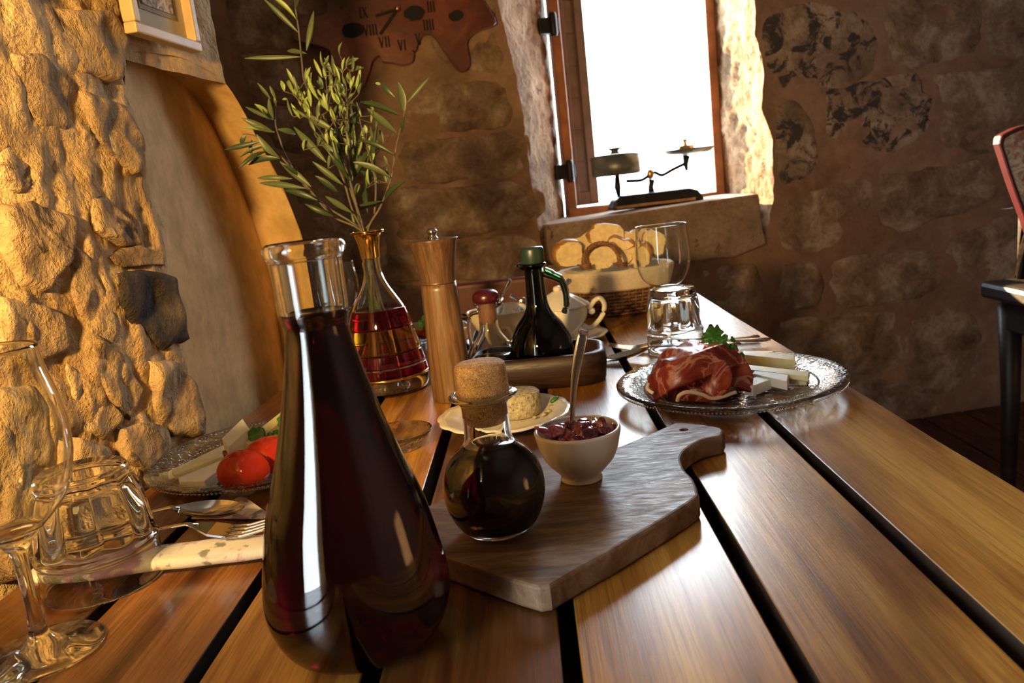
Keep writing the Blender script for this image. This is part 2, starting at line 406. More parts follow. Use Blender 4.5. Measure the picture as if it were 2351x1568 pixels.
# --- left wall (rough rubble), with a glazed doorway beside the viewer
CRK = sorted([Ltz(*p) for p in [(318, 120), (322, 250), (345, 340), (372, 430), (398, 540), (410, 640), (428, 760), (450, 870), (482, 990)]], key=lambda q: q[1])
def TEz(z):                      # where the rubble ends at the recess (the crack line)
    if z <= CRK[0][1]: return CRK[0][0]
    for (a, za), (b, zb) in zip(CRK, CRK[1:]):
        if z <= zb: return a+(b-a)*(z-za)/(zb-za)
    return CRK[-1][0]
TE = max(q[0] for q in CRK)
def bend(t, e): return .020*max(0, (t-(e-.05))/.05)**2 if t > e-.05 else 0
def lf(t, z):
    p = Vector((t, z, 0)); d = .013*fbm(p*4.2) + .008*fbm(p*13+Vector((5, 2, 1))) + .0045*fbm(p*38)
    e = TEz(z) + .017 + .004*noise.noise(Vector((z*25, 1, 3)))
    t = min(t, e); return t, d - bend(t, e)
def lsurf(a, b):
    t = .1-LO.y + (TE-.1+LO.y)*a if False else -.25+(TE+.25)*a; z = .3+2.3*b
    tt, d = lf(t, z); return Lp(tt, z, -d-.0015)
zap = Ltz(300, 118)[1]           # top of the recess
wl = struct(grid_surface('wall_left', lsurf, 150, 260, 'mortar_l'))
# side of the rubble edge going back to the recessed panel
def edge_s(a, b):
    z = .3+2.3*b; tt, d = lf(TE+.05, z); return Lp(tt+.0*a, z, -d+.008+a*.16)
grid_surface('rubble_edge', edge_s, 6, 160, 'mortar_l', wl)
# upper wall over the recess
def upw(a, b):
    t = CRK[-1][0]-.06 + (Ltz(505, 100)[0]-CRK[-1][0]+.06)*a; z = zap-.01+(2.6-zap)*b; p = Vector((t, z, 0))
    return Lp(t, z, -(.006*fbm(p*5)+.003*fbm(p*22))+.004)
grid_surface('upper_wall', upw, 50, 120, 'mortar_l', wl)
# arch: recessed plaster panel and the curved band
outer_px = [(300, 118), (360, 122), (420, 132), (475, 158), (520, 190), (562, 255), (600, 330), (632, 388), (660, 450), (680, 500), (697, 550), (716, 640), (732, 740), (748, 860), (765, 1000), (790, 1180)]
inner_px = [(300, 124), (345, 126), (378, 140), (415, 172), (445, 210), (475, 262), (503, 318), (532, 385), (560, 450), (582, 510), (603, 575), (625, 660), (640, 750), (654, 850), (672, 990), (700, 1180)]
oc = [Ltz(*p) for p in outer_px]; ic = [Ltz(*p, .085) for p in inner_px]
def res(curve, n=48):
    pts = spline([Vector((a, b, 0)) for a, b in curve], 6); return pts
oc_, ic_ = res(oc), res(ic)
vs, fs = [], []
K = 6
for i in range(len(oc_)):
    for k in range(K+1):
        f = k/K; t = oc_[i].x*(1-f)+ic_[i].x*f; z = oc_[i].y*(1-f)+ic_[i].y*f; off = .085*f
        q = .0025*fbm(Vector((t*9, z*9, off*9)))
        vs.append(Lp(t+q, z, off+.002*(1-f)))
    # outer edge returns away from the room
for i in range(len(oc_)-1):
    for k in range(K): fs.append((i*(K+1)+k, i*(K+1)+k+1, (i+1)*(K+1)+k+1, (i+1)*(K+1)+k))
mk('arch_band', vs, fs, 'plaster', wl, label='smooth curved plaster band')
vs, fs = [], []
for i in range(len(oc_)):
    for k in range(5):
        p = Lp(oc_[i].x, oc_[i].y, .002) + Vector((-.12, .10, 0))*k/4*1.6; vs.append(p)
for i in range(len(oc_)-1):
    for k in range(4): fs.append((i*5+k, (i+1)*5+k, (i+1)*5+k+1, i*5+k+1))
mk('arch_back', vs, fs, 'plaster', wl)
def tmax(z):
    best = None
    for a, b in zip(ic_, ic_[1:]):
        if (a.y-z)*(b.y-z) <= 0 and a.y != b.y: best = max(best if best is not None else -9, a.x+(b.x-a.x)*(z-a.y)/(b.y-a.y))
    return best
zpm = max(p.y for p in ic_); ts0 = min(q[0] for q in CRK)-.10
def panel(a, b):
    z = .2+(zpm-.2)*(1-(1-b)**1.7); m = tmax(min(z, zpm-.0005)); m = ic_[-1].x if m is None else m
    e = TEz(z)-.01; t = e+(m-e)*a
    return Lp(t, z, .012+.073*a**.8+.003*fbm(Vector((t*4, z*4, 0)))*(1-a**6))
panel_o = grid_surface('recess_panel', panel, 40, 90, 'plaster', wl)
panel_o['label'] = 'flat ochre plaster panel'
# end wall behind the upper wall so that the pier is solid
te = Ltz(505, 100)[0]
mk('pier_end', [Lp(te, zap, .006), Lp(te, 2.7, .006), Lp(te, 2.7, .006)+Vector((-.5, .3, 0)), Lp(te, zap, .006)+Vector((-.5, .3, 0))], [(0, 1, 2, 3)], 'mortar_l', wl, smooth=False)

def resample(loop, n):
    cl = loop+[loop[0]]; acc = [0]
    for a, b in zip(cl, cl[1:]): acc.append(acc[-1]+(b-a).length)
    out, j = [], 0
    for i in range(n):
        d = acc[-1]*i/n
        while acc[j+1] < d: j += 1
        out.append(cl[j].lerp(cl[j+1], (d-acc[j])/max(acc[j+1]-acc[j], 1e-9)))
    return out
def wall_stone(name, px, hit, nrm, mat, parent, proud=.012, amp=.006, seed=0, rings=5, seg=30, rough_edge=.05):
    """one stone: px outline -> wall plane -> domed irregular slab"""
    pts = [hit(*p) for p in px]; c = sum(pts, Vector())/len(pts)
    if rough_edge > .1 and nrm is LN: loop = [a.lerp(b, k/6) for a, b in zip(pts, pts[1:]+pts[:1]) for k in range(6)]
    else: loop = spline(pts+[pts[0]], 6)[:-1]
    n = seg; ring0 = resample(loop, n)
    vs, fs = [], []
    prof = [(1.10, -.010), (1.0, .25*proud), (.92, .8*proud)] + [(.93*(1-k/rings), proud) for k in range(1, rings)]
    for j, (s, h) in enumerate(prof):
        for i, p in enumerate(ring0):
            q = c+(p-c)*s
            q = q+(p-c)*rough_edge*noise.noise(p*22+Vector((seed, 0, 0)))*(1 if j < 2 else .6 if j == 2 else .25 if j == 3 else 0)
            dd = ((fbm(q*11+Vector((seed, seed, 0)), 3)*amp+(.35-abs(noise.noise(q*24)))*amp*.9) if nrm is LN else noise.noise(q*4.5+Vector((seed, 0, 0)))*amp) if h > 0 else 0
            vs.append(q+nrm*(h+dd))
    vs.append(c+nrm*(proud+((fbm(c*11+Vector((seed, seed, 0)), 3)+(.35-abs(noise.noise(c*24)))*.9) if nrm is LN else noise.noise(c*4.5+Vector((seed, 0, 0))))*amp)); R_ = len(prof)
    for j in range(R_-1):
        for i in range(n):
            i2 = (i+1) % n; fs.append((j*n+i, j*n+i2, (j+1)*n+i2, (j+1)*n+i))
    for i in range(n): fs.append(((R_-1)*n+i, (R_-1)*n+(i+1) % n, len(vs)-1))
    return fixn(mk(name, vs, fs, mat, parent))
LST = [  # outline, material, proud
 ([(10, 470), (90, 460), (170, 500), (165, 600), (110, 670), (50, 650), (20, 580)], 'stone_l1', .022),
 ([(185, 215), (270, 235), (310, 270), (335, 340), (310, 400), (240, 350), (205, 300)], 'stone_l1', .018),
 ([(205, 455), (250, 450), (310, 520), (325, 560), (290, 565), (215, 530)], 'stone_l1', .022),
 ([(280, 635), (330, 620), (400, 640), (430, 775), (370, 800), (300, 740), (270, 690)], 'stone_l2', .020),
 ([(250, 590), (320, 562), (380, 580), (384, 608), (290, 612)], 'stone_l1', .016),
 ([(335, 830), (400, 830), (450, 880), (470, 990), (400, 1000), (350, 930)], 'stone_l1', .020),
 ([(0, 250), (60, 270), (110, 350), (100, 430), (40, 440), (0, 400)], 'stone_l1', .016),
 ([(20, 120), (110, 130), (160, 190), (150, 300), (90, 300), (30, 220)], 'stone_l1', .014),
 ([(165, 560), (200, 590), (265, 730), (255, 800), (215, 770), (170, 680)], 'stone_l1', .016),
 ([(215, 770), (270, 810), (330, 900), (300, 970), (240, 920), (205, 850)], 'stone_l1', .020),
 ([(0, 680), (70, 690), (140, 720), (160, 800), (100, 830), (0, 800)], 'stone_l1', .018),
 ([(150, 830), (220, 870), (270, 960), (240, 1010), (170, 980)], 'stone_l1', .020),
 ([(270, 985), (340, 970), (390, 1030), (330, 1080), (280, 1060)], 'stone_l1', .016),
 ([(120, 20), (240, 30), (290, 90), (270, 180), (180, 170), (120, 90)], 'stone_l1', .012),
 ([(0, 900), (90, 880), (150, 960), (140, 1060), (40, 1080), (0, 1050)], 'stone_l1', .018),
 ([(165, 1010), (250, 1030), (290, 1130), (230, 1170), (160, 1110)], 'stone_l1', .016),
 ([(0, 1110), (110, 1110), (160, 1190), (120, 1280), (20, 1330), (0, 1300)], 'stone_l1', .018),
]
for i, (px, mt, pr) in enumerate(LST):
    wall_stone('stone', px, lambda u, v: L(u, v, -.004), LN, M[mt], wl, pr*.22, .008, i*1.37, 10, 56, .12)
# --- remaining walls with a side daylight opening and an added rear one for fill
def rect_wall(name, p0, p1, holes=(), mat='mortar_b', thick=.25, out=None):
    """vertical wall p0->p1 (floor points), z 0..H, with (s0,s1,z0,z1) holes"""
    p0 = Vector(p0); p1 = Vector(p1); d = (p1-p0); Ln = d.length; d.normalize(); o_ = Vector(out)*thick
    xs = sorted({0, Ln} | {h[0] for h in holes} | {h[1] for h in holes}); zs = sorted({0, H} | {h[2] for h in holes} | {h[3] for h in holes})
    vs, fs = [], []
    for a, b in zip(xs, xs[1:]):
        for c, e in zip(zs, zs[1:]):
            if any(h[0] <= a+1e-6 < h[1] and h[2] <= c+1e-6 < h[3] for h in holes): continue
            k = len(vs)
            for q in ((a, c), (b, c), (b, e), (a, e)): 
                for oo in (0, 1): vs.append(p0+d*q[0]+Vector((0, 0, q[1]))+o_*oo)
            fs += [(k, k+2, k+4, k+6), (k+1, k+7, k+5, k+3), (k, k+1, k+3, k+2), (k+2, k+3, k+5, k+4), (k+4, k+5, k+7, k+6), (k+6, k+7, k+1, k)]
    return struct(mk(name, vs, fs, mat, smooth=False))
pA = Lp(-.25, 0, .02); pB = Lp(-3.3, 0, .02)
rect_wall('wall_left_near', pA, pB, [(.28, 1.0, .5, 2.0)], 'mortar_l', .2, -LN)
q = Lp(-.25-.64, 1.25, .02); portal(q, (-LN).to_track_quat('Z', 'Y').to_euler(), .72, 1.5)
rect_wall('wall_rear', (pB.x, pB.y, 0), (2.5, -2.7, 0), [(3.8, 5.1, .95, 2.2)], 'mortar_b', .2, (0, -1, 0))  # unseen opening added here to let in fill for back wall and planks
portal((pB.x+4.45, -2.78, 1.575), (Vector((0, -1, 0))).to_track_quat('Z', 'Y').to_euler(), 1.3, 1.25)
rect_wall('wall_right', (2.5, -2.7, 0), (2.5, 3.4, 0), [], 'mortar_b', .2, (1, 0, 0))
rect_wall('wall_alcove', (-2.2, 1.2, 0), (-2.2, 3.2, 0), [], 'mortar_b', .2, (-1, 0, 0))
rect_wall('wall_pier', (-2.2, 1.2, 0), (Lp(TE+.1, 0, .2).x, Lp(TE+.1, 0, .2).y, 0), [], 'mortar_b', .1, (0, -1, 0))

# --- back wall with the deep window niche
TOPZ = 2.25
li = [Bsz(*p) for p in [(1240, 552), (1222, 430), (1206, 300), (1184, 170), (1150, 40), (1132, -60)]]
ri = [Bsz(*p) for p in [(1764, 547), (1776, 450), (1772, 330), (1752, 250), (1742, 100), (1728, 0)]]
OFF = .40
lo = [Bsz(*p, OFF) for p in [(1306, 478), (1238, 0)]]; ro = [Bsz(*p, OFF) for p in [(1652, 428), (1612, 0)]]
def interp(lst, z):
    lst = sorted(lst, key=lambda q: q[1])
    if z <= lst[0][1]: return lst[0][0]
    for (s0, z0), (s1, z1) in zip(lst, lst[1:]):
        if z <= z1: return s0+(s1-s0)*(z-z0)/(z1-z0)
    return lst[-1][0]
ZB = min(li[0][1], ri[0][1]) ; ZS = Bsz(1500, 478)[1]
s_lo = sum(p[0] for p in lo)/2; s_ro = sum(p[0] for p in ro)/2
def eL(z): return interp(li, z)+.012*noise.noise(Vector((z*9, 4, 0)))+.006*noise.noise(Vector((z*31, 4, 0)))
def eR(z): return interp(ri, z)+.014*noise.noise(Vector((z*8, 9, 0)))+.007*noise.noise(Vector((z*29, 9, 0)))
def bd(s, z): 
    p = Vector((s, z, 0)); return .016*fbm(p*2.2)+.006*fbm(p*9)
vs, fs = [], []
def patch(f, nu, nv):
    k = len(vs); w = nu+1
    for j in range(nv+1):
        for i in range(nu+1):
            s, z = f(i/nu, j/nv); vs.append(Bp(s, z, -bd(s, z)))
    for j in range(nv):
        for i in range(nu): fs.append((k+j*w+i, k+j*w+i+1, k+(j+1)*w+i+1, k+(j+1)*w+i))
SL, SR = -2.9, 2.2
patch(lambda a, b: (SL+(eL(ZB+(TOPZ-ZB)*b)-SL)*a, ZB+(TOPZ-ZB)*b), 70, 90)
patch(lambda a, b: (eR(ZB+(TOPZ-ZB)*b)+(SR-eR(ZB+(TOPZ-ZB)*b))*a, ZB+(TOPZ-ZB)*b), 70, 90)
patch(lambda a, b: (SL+(SR-SL)*a, ZB*b), 140, 40)
patch(lambda a, b: (SL+(SR-SL)*a, TOPZ+(H-TOPZ)*b), 100, 12)
wb = struct(mk('wall_back', vs, fs, 'mortar_b'))
# reveals
def rv(side):
    def f(a, b):
        z = ZB+(TOPZ-ZB)*b
        s0 = eL(z) if side < 0 else eR(z); s1 = s_lo if side < 0 else s_ro
        s = s0+(s1-s0)*(a**.9); p = Vector((a*.5, z, side*3))
        d = (.010*fbm(p*7)+.010*fbm(p*24))*(1-abs(2*a-1)**6)*(-side)
        if side > 0: d += .012*sin(pi*min(1, a*1.6))*(a < .625)   # slight hollow behind the inner edge
        return Bp(s+d, z, OFF*a-bd(s0, z)*(1-a))
    return f
grid_surface('reveal', rv(-1), 26, 160, 'reveal', wb)
grid_surface('reveal', rv(1), 26, 160, 'reveal', wb)
mk('niche_base', [Bp(eL(ZB)-.02, ZB, 0), Bp(eR(ZB)+.02, ZB, 0), Bp(s_ro, ZB, OFF+.1), Bp(s_lo, ZB, OFF+.1)], [(0, 1, 2, 3)], 'reveal', wb)
mk('niche_head', [Bp(eL(TOPZ)-.05, TOPZ, 0), Bp(eR(TOPZ)+.05, TOPZ, 0), Bp(s_ro, TOPZ, OFF+.1), Bp(s_lo, TOPZ, OFF+.1)], [(3, 2, 1, 0)], 'reveal', wb)
# outer wall face around the frame (thickness of wall)
for sa, sb, za, zb in ((s_lo-1.2, s_lo, 0, H), (s_ro, s_ro+1.2, 0, H), (s_lo, s_ro, 0, ZB), (s_lo, s_ro, TOPZ, H)):
    prism('outer_wall', [Bp(sa, za, OFF+.02), Bp(sb, za, OFF+.02), Bp(sb, zb, OFF+.02), Bp(sa, zb, OFF+.02)], -BN, .06, 'mortar_b', wb)
# sill stone
sp = [Bsz(*p, -.02) for p in [(1252, 516), (1380, 500), (1500, 480), (1620, 462), (1744, 444), (1752, 520), (1762, 560), (1690, 590), (1590, 602), (1430, 606), (1290, 625), (1262, 600), (1256, 560)]]
ssl = [Bp(s+.003*noise.noise(Vector((s*30, 1, 1))), z, -.02) for s, z in sp]
o = prism('sill_stone', ssl, -BN, OFF+.03, 'sill', wb); bev(o, .008, 2); o['label'] = 'large pale grey stone sill block'
BST = [
 ([(1750, 40), (1850, 5), (1960, 30), (2010, 90), (2005, 160), (1900, 205), (1800, 200), (1760, 130)], 'stone_b2'),
 ([(2040, -40), (2235, -40), (2238, 110), (2130, 150), (2045, 130)], 'stone_b1'),
 ([(2260, -30), (2400, -30), (2400, 120), (2285, 122), (2258, 80)], 'stone_b1'),
 ([(1900, 215), (2010, 190), (2112, 182), (2125, 290), (2020, 360), (1925, 395), (1900, 330)], 'stone_b2'),
 ([(2145, 175), (2260, 160), (2400, 150), (2400, 300), (2270, 350), (2170, 330)], 'stone_b1'),
 ([(1780, 245), (1830, 240), (1868, 300), (1870, 380), (1810, 420), (1785, 380)], 'stone_b2'),
 ([(1800, 460), (1900, 430), (1985, 410), (1995, 510), (1880, 575), (1800, 560)], 'stone_b1'),
 ([(2020, 400), (2150, 385), (2262, 375), (2262, 470), (2160, 500), (2050, 530)], 'stone_b1'),
 ([(1915, 600), (2000, 585), (2150, 580), (2165, 640), (2090, 690), (1990, 705), (1920, 690)], 'stone_b1'),
 ([(2180, 545), (2280, 510), (2400, 490), (2400, 640), (2280, 650), (2190, 630)], 'stone_b1'),
 ([(1610, 618), (1700, 605), (1742, 620), (1748, 700), (1690, 720), (1620, 700)], 'stone_b1'),
 ([(1800, 610), (1870, 605), (1890, 650), (1870, 700), (1800, 700)], 'stone_b1'),
 ([(1790, 740), (1900, 730), (2050, 725), (2060, 850), (1930, 860), (1810, 840)], 'stone_b1'),
 ([(2085, 730), (2230, 715), (2245, 860), (2180, 900), (2090, 880)], 'stone_b1'),
 ([(1920, 880), (2060, 875), (2150, 930), (2160, 1000), (2040, 960)], 'stone_b1'),
 ([(940, 215), (1040, 190), (1150, 195), (1172, 280), (1060, 300), (945, 300)], 'stone_b1'),
 ([(925, 325), (1060, 315), (1185, 310), (1195, 395), (1060, 415), (930, 410)], 'stone_b1'),
 ([(900, 430), (1040, 430), (1205, 425), (1215, 500), (1060, 545), (910, 540)], 'stone_b1'),
 ([(520, -20), (640, -40), (700, 20), (690, 90), (600, 110), (530, 80)], 'stone_b1'),
 ([(545, 130), (640, 125), (690, 150), (680, 230), (610, 240), (570, 200)], 'stone_b1'),
 ([(610, 260), (740, 250), (880, 260), (890, 330), (760, 350), (640, 340)], 'stone_b1'),
 ([(670, 370), (780, 365), (880, 370), (885, 460), (780, 480), (690, 470)], 'stone_b1'),
 ([(720, 500), (880, 495), (885, 560), (880, 620), (760, 620), (730, 570)], 'stone_b1'),
 ([(905, 560), (1040, 560), (1200, 540), (1220, 600), (1200, 640), (1040, 640), (910, 640)], 'stone_b1'),
 ([(740, 640), (900, 650), (1020, 660), (1030, 740), (880, 740), (750, 730)], 'stone_b1'),
 ([(990, 20), (1130, 0), (1140, 80), (1160, 150), (1090, 165), (1000, 120)], 'stone_b1'),
 ([(1060, 660), (1200, 655), (1300, 650), (1300, 740), (1080, 740)], 'stone_b1'),
]
for i, (px, mt) in enumerate(BST):
    wall_stone('stone', px, lambda u, v: Bp(Bsz(u, v)[0], Bsz(u, v)[1], -bd(*Bsz(u, v))*.8), BN, M[mt], wb, .003+.002*(i % 3), .0045, i*2.1, 5, 44, .13)

# --- window: frame, casement with louvres, hinges
win = struct(thing('window_1', 'tall open wooden window in deep stone niche', 'window', Bp(0, ZS, OFF)))
del win['category'], win['label']
def bar(name, p, q, w, d, mat, parent, **k):
    """beam from p to q, w across in the wall plane, d deep"""
    p, q = Vector(p), Vector(q); t = (q-p).normalized(); s = t.cross(BN).normalized()
    o = boxm(name, (p+q)/2, ((q-p).length, w, d), mat, parent, t, s, BN, **k); return bev(o, .003, 1)
zt = TOPZ
fw = .05
bar('frame_stile', Bp(s_lo+fw*.35, ZS-.03, OFF-.05), Bp(s_lo+fw*.35, zt, OFF-.05), fw*.7, .07, 'window_wood', win)
bar('frame_stile', Bp(s_ro-fw*.35, ZS-.03, OFF-.05), Bp(s_ro-fw*.35, zt, OFF-.05), fw*.7, .07, 'window_wood', win)
bar('frame_rail', Bp(s_lo, ZS-.005, OFF-.05), Bp(s_ro, ZS-.005, OFF-.05), .05, .08, 'window_wood', win)
bar('frame_rail', Bp(s_lo, zt-.03, OFF-.05), Bp(s_ro, zt-.03, OFF-.05), .06, .07, 'window_wood', win)
# opened louvred leaf, hinged at the left with a slit of light between it and the frame
ls0 = Bsz(1262, 0, OFF)[0]; gx = Bsz(1308, 450, OFF)[0]
leafdir = (BU*.97-BN*.24).normalized(); p0 = Bp(gx, 0, OFF-.02)
def lw(d, z, n_=0): v = p0+leafdir*d; return Vector((v.x, v.y, z))
LWID = .112; zb_ = ZS+.025; zt_ = zt-.06
lnrm = leafdir.cross(Vector((0, 0, 1)))
def lbar(name, a, b, w, th, mat, up):
    a, b = Vector(a), Vector(b); t = (b-a).normalized(); s = t.cross(lnrm).normalized()
    return bev(boxm(name, (a+b)/2, ((b-a).length, w, th), mat, win, t, s, lnrm), .002, 1)
lbar('leaf_stile', lw(.016, zb_), lw(.016, zt_), .032, .035, 'shutter_wood', 0)
lbar('leaf_stile', lw(LWID-.018, zb_), lw(LWID-.018, zt_), .036, .035, 'shutter_wood', 0)
for z in (zb_+.025, zt_-.025): lbar('leaf_rail', lw(.03, z), lw(LWID-.03, z), .05, .03, 'shutter_wood', 0)
nl = 10
for i in range(nl):
    z = zb_+.05+(zt_-zb_-.1)*(i+.5)/nl
    lbar('leaf_panel', lw(.030, z), lw(LWID-.034, z), (zt_-zb_-.1)/nl*1.0, .016, 'shutter_wood', 0)
for (u, v) in ((1245, 62), (1284, 396)):
    s, z = Bsz(u, v, OFF-.09)
    o = boxm('hinge', Bp(s+.02, z, OFF-.09), (.075, .05, .055), 'iron', win, BU, BN, (0, 0, 1)); bev(o, .006, 2)
    lathe('hinge_pin', [(.012, -.04), (.014, -.03), (.014, .03), (.012, .04)], Bp(s+.035, z, OFF-.12), 'iron', o, 12)
qc = Bp((s_lo+s_ro)/2, (ZS+zt)/2, OFF+.1); portal(qc, (-BN).to_track_quat('Z', 'Y').to_euler(), s_ro-s_lo, zt-ZS)

# ================================================================ TABLE
tb = thing('table', 'long varnished wooden plank table set for a meal, black gaps between planks', 'table', (-.05, .9, 0))
def TZp(x, y, z=0): return Vector((x, y, TZ+z))
FAR = 1.74; NEAR = -.35
edges = [-.452, -.343, -.231, -.1185, -.0015, .1225, .236, .357]
gap = .0055
nos = []
for i in range(7):
    a, b = edges[i]+gap, edges[i+1]-gap
    if i == 0: a = edges[0]
    if i == 6: b = edges[7]
    n = 16; L_, R_ = [], []
    for k in range(n+1):
        y = NEAR+(FAR-NEAR)*k/n + .0
        la = a + (.0015*noise.noise(Vector((i*3.1, y*3, 0))) if i else .0045*noise.noise(Vector((1, y*4, 0))) + .085*max(0, (y-.3)/1.4)**1.1 * .75)
        rb = b + (.0015*noise.noise(Vector((i*3.1+9, y*3, 0))) if i < 6 else .004*noise.noise(Vector((2, y*5, 0))))
        L_.append((la, y)); R_.append((max(rb, la+.004), y))
    fa = .004*noise.noise(Vector((i*5, 0, 0)))
    vs, fs = [], []
    for k in range(n+1):
        for (x, y), z in ((L_[k], 0), (R_[k], 0), (R_[k], -.028), (L_[k], -.028)): vs.append(TZp(x, y+(fa if k == n else 0), z-.0006*(i % 2)))
    for k in range(n):
        for q in range(4): fs.append((k*4+q, k*4+(q+1) % 4, (k+1)*4+(q+1) % 4, (k+1)*4+q))
    fs += [(3, 2, 1, 0), tuple(n*4+q for q in range(4))]
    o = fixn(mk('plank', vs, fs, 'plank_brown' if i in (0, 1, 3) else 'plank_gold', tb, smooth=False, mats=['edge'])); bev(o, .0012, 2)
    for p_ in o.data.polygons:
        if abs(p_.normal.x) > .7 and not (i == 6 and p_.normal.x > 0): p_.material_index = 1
prism('underboard', [TZp(-.36, NEAR+.02, -.05), TZp(.34, NEAR+.02, -.05), TZp(.34, FAR-.03, -.05), TZp(-.26, FAR-.03, -.05)], (0, 0, 1), .020, 'black', tb)
for y in (NEAR+.06, FAR-.10): boxm('apron', (.02, y, TZ-.09), (.6, .025, .08), 'dark_wood', tb)
for x, y in ((-.24, NEAR+.06), (.30, NEAR+.06), (-.20, FAR-.10), (.30, FAR-.10)):
    bev(boxm('leg', (x, y, TZ/2-.03), (.07, .07, TZ-.062), 'dark_wood', tb), .006, 2)

# ================================================================ DRINKWARE
def V(x, y, z=0): return Vector((x, y, TZ+z))
E_ = .0006
# --- carafe of red wine
cb = V(-.1290, .452, E_)
cf = thing('wine_carafe', 'tall clear glass carafe of dark red wine, flared rim, in the foreground', 'carafe', cb)
po = smooth_prof([(.030, .0), (.040, .002), (.050, .010), (.0562, .025), (.0575, .040), (.0545, .062), (.0485, .090), (.0400, .116), (.0318, .143), (.0248, .170), (.0198, .193), (.0186, .203), (.0198, .209), (.0202, .218), (.0205, .240), (.0212, .243), (.0234, .2465), (.0238, .2495), (.0226, .252)], 4)
def flutes(a, r, z, i):
    if z < .03 or z > .20: return 1
    f = min(1, (z-.03)/.03, (.20-z)/.03); return 1-.008*f*(abs(sin(a*6)))
lathe('glass_body', vessel(po, .0030, .006), cb, 'clear', cf, 72, flutes) if False else None
M['clear'] = M['glass']
lathe('glass_body', vessel(po, .0030, .006), cb, 'clear', cf, 72, flutes)
pw = [(r-.0026, z) for r, z in po if .006 < z < .212]
lathe('wine', [(0, .0064)]+[(pw[0][0]*.97, .0064)]+pw+[(pw[-1][0]+.0003, .2125), (pw[-1][0]-.0015, .2118), (0, .2118)], cb, 'wine', cf, 72, flutes, label='dark red wine')
# --- glass vase with gilt neck and ruby bands
vb = V(-.226, 1.118, E_)
vz = thing('glass_vase', 'conical glass vase with gilt neck and ruby and gold bands holding olive sprigs', 'vase', vb)
pv = smooth_prof([(.046, 0), (.056, .003), (.0605, .012), (.0605, .024), (.057, .044), (.0525, .063), (.0475, .085), (.0440, .102), (.0405, .114), (.035, .128), (.027, .142), (.0195, .155), (.0140, .170), (.0125, .186), (.0132, .205), (.0155, .220), (.0185, .228), (.0235, .231), (.0238, .2325)], 4)
lathe('glass_body', vessel(pv, .0022, .006), vb, 'clear', vz, 64)
def band(name, z0, z1, mat, grow=.0004, th=.0006, label=None):
    q = [(interp_r(z0)+grow, z0)]+[(r+grow, z) for r, z in pv if z0+3e-4 < z < z1-3e-4]+[(interp_r(z1)+grow, z1)]
    lathe(name, q+[(r+th, z) for r, z in q[::-1]], vb, mat, vz, 64, closed=True, label=label)
def interp_r(z):
    for (r0, a), (r1, b) in zip(pv, pv[1:]):
        if a <= z <= b: return r0+(r1-r0)*(z-a)/max(b-a, 1e-6)
    return pv[-1][0]
band('neck_band', .195, .2305, 'gold', label='gilt neck')
band('ruby_band', .095, .122, 'vase_red', label='ruby red band')
band('gold_band', .062, .0945, 'gilt', label='see-through gold band') if False else None
M['gilt'] = glass('gilt_glass', (.85, .52, .10), .03)
band('gold_band', .060, .0945, 'gilt', label='see-through gold band')
band('pink_band', .042, .0595, 'vase_pink', label='pink band')
band('ruby_band', .028, .0400, 'vase_red', label='lower ruby band')
band('gold_line', .0245, .0275, 'gold', label='thin gold line')
lathe('rim', [(.0225+.0016*cos(a*pi/4), .2325+.0014*sin(a*pi/4)) for a in range(8)], vb, 'gold', vz, 48, closed=True, label='rolled gold rim')
pw = [(r-.0019, z) for r, z in pv if .006 < z < .120]
lathe('water', [(0, .0064), (pw[0][0]*.97, .0064)]+pw+[(pw[-1][0], .1205), (0, .1205)], vb, 'water', vz, 64)
# --- pepper mill
mb = V(-.124, 1.031, E_)
ml = thing('pepper_mill', 'tall turned wooden pepper mill with small steel knob', 'pepper mill', mb)
o = lathe('mill_body', [(0, 0), (.0262, 0), (.0272, .001), (.0272, .012), (.0268, .06), (.0250, .11), (.0236, .150), (.0230, .1575), (.0218, .158), (0, .158)], mb, 'mill', ml, 48)
o = lathe('mill_head', smooth_prof([(0, .1588), (.0218, .1588), (.0230, .1594), (.0236, .168), (.0258, .186), (.0290, .202), (.0316, .213), (.0318, .2150), (.0306, .2162), (0, .2168)], 3), mb, 'mill_head', ml, 48)
lathe('knob', smooth_prof([(.0062, .2166), (.0070, .2176), (.0058, .2190), (.0046, .2210), (.0060, .2232), (.0068, .2262), (.0052, .2292), (0, .2302)], 4), mb, 'steel', ml, 24, label='steel knob')
# --- cutting board
BT = .0195
bpx = [(972, 1165), (1100, 1102), (1228, 1050), (1330, 1048), (1427, 1022), (1480, 1000), (1553, 968), (1600, 972), (1655, 980), (1663, 988), (1659, 999), (1612, 1010), (1578, 1030), (1565, 1050), (1572, 1076), (1592, 1098), (1602, 1125), (1596, 1145), (1500, 1206), (1400, 1265), (1330, 1302), (1262, 1342), (1235, 1346), (1180, 1330), (1100, 1303), (1008, 1272)]
bb = T(1300, 1200)
cbd = thing('cutting_board', 'pale olive wood paddle board with a curved handle lying across the planks', 'cutting board', bb)
tops = [T(u, v, BT+E_) for u, v in bpx]
k0, k1 = 10, 18; tops = tops[:k0]+spline(tops[k0:k1+1], 5)+tops[k1+1:]
tp = tops
o = prism('board', tp, (0, 0, -1), BT, 'board', cbd); bev(o, .003, 3, 40)
cut = lathe('hole_tool', [(0, -.04), (.0045, -.04), (.0045, .04), (0, .04)], T(1570, 988, BT), 'board', None, 20)
bo = o.modifiers.new('hole', 'BOOLEAN'); bo.object = cut; bo.operation = 'DIFFERENCE'; bo.solver = 'EXACT'
bpy.context.view_layer.update(); dg = bpy.context.evaluated_depsgraph_get()
me = bpy.data.meshes.new_from_object(o.evaluated_get(dg)); o.modifiers.clear(); o.data = me; bpy.data.objects.remove(cut)
BZ = BT+E_+.0005
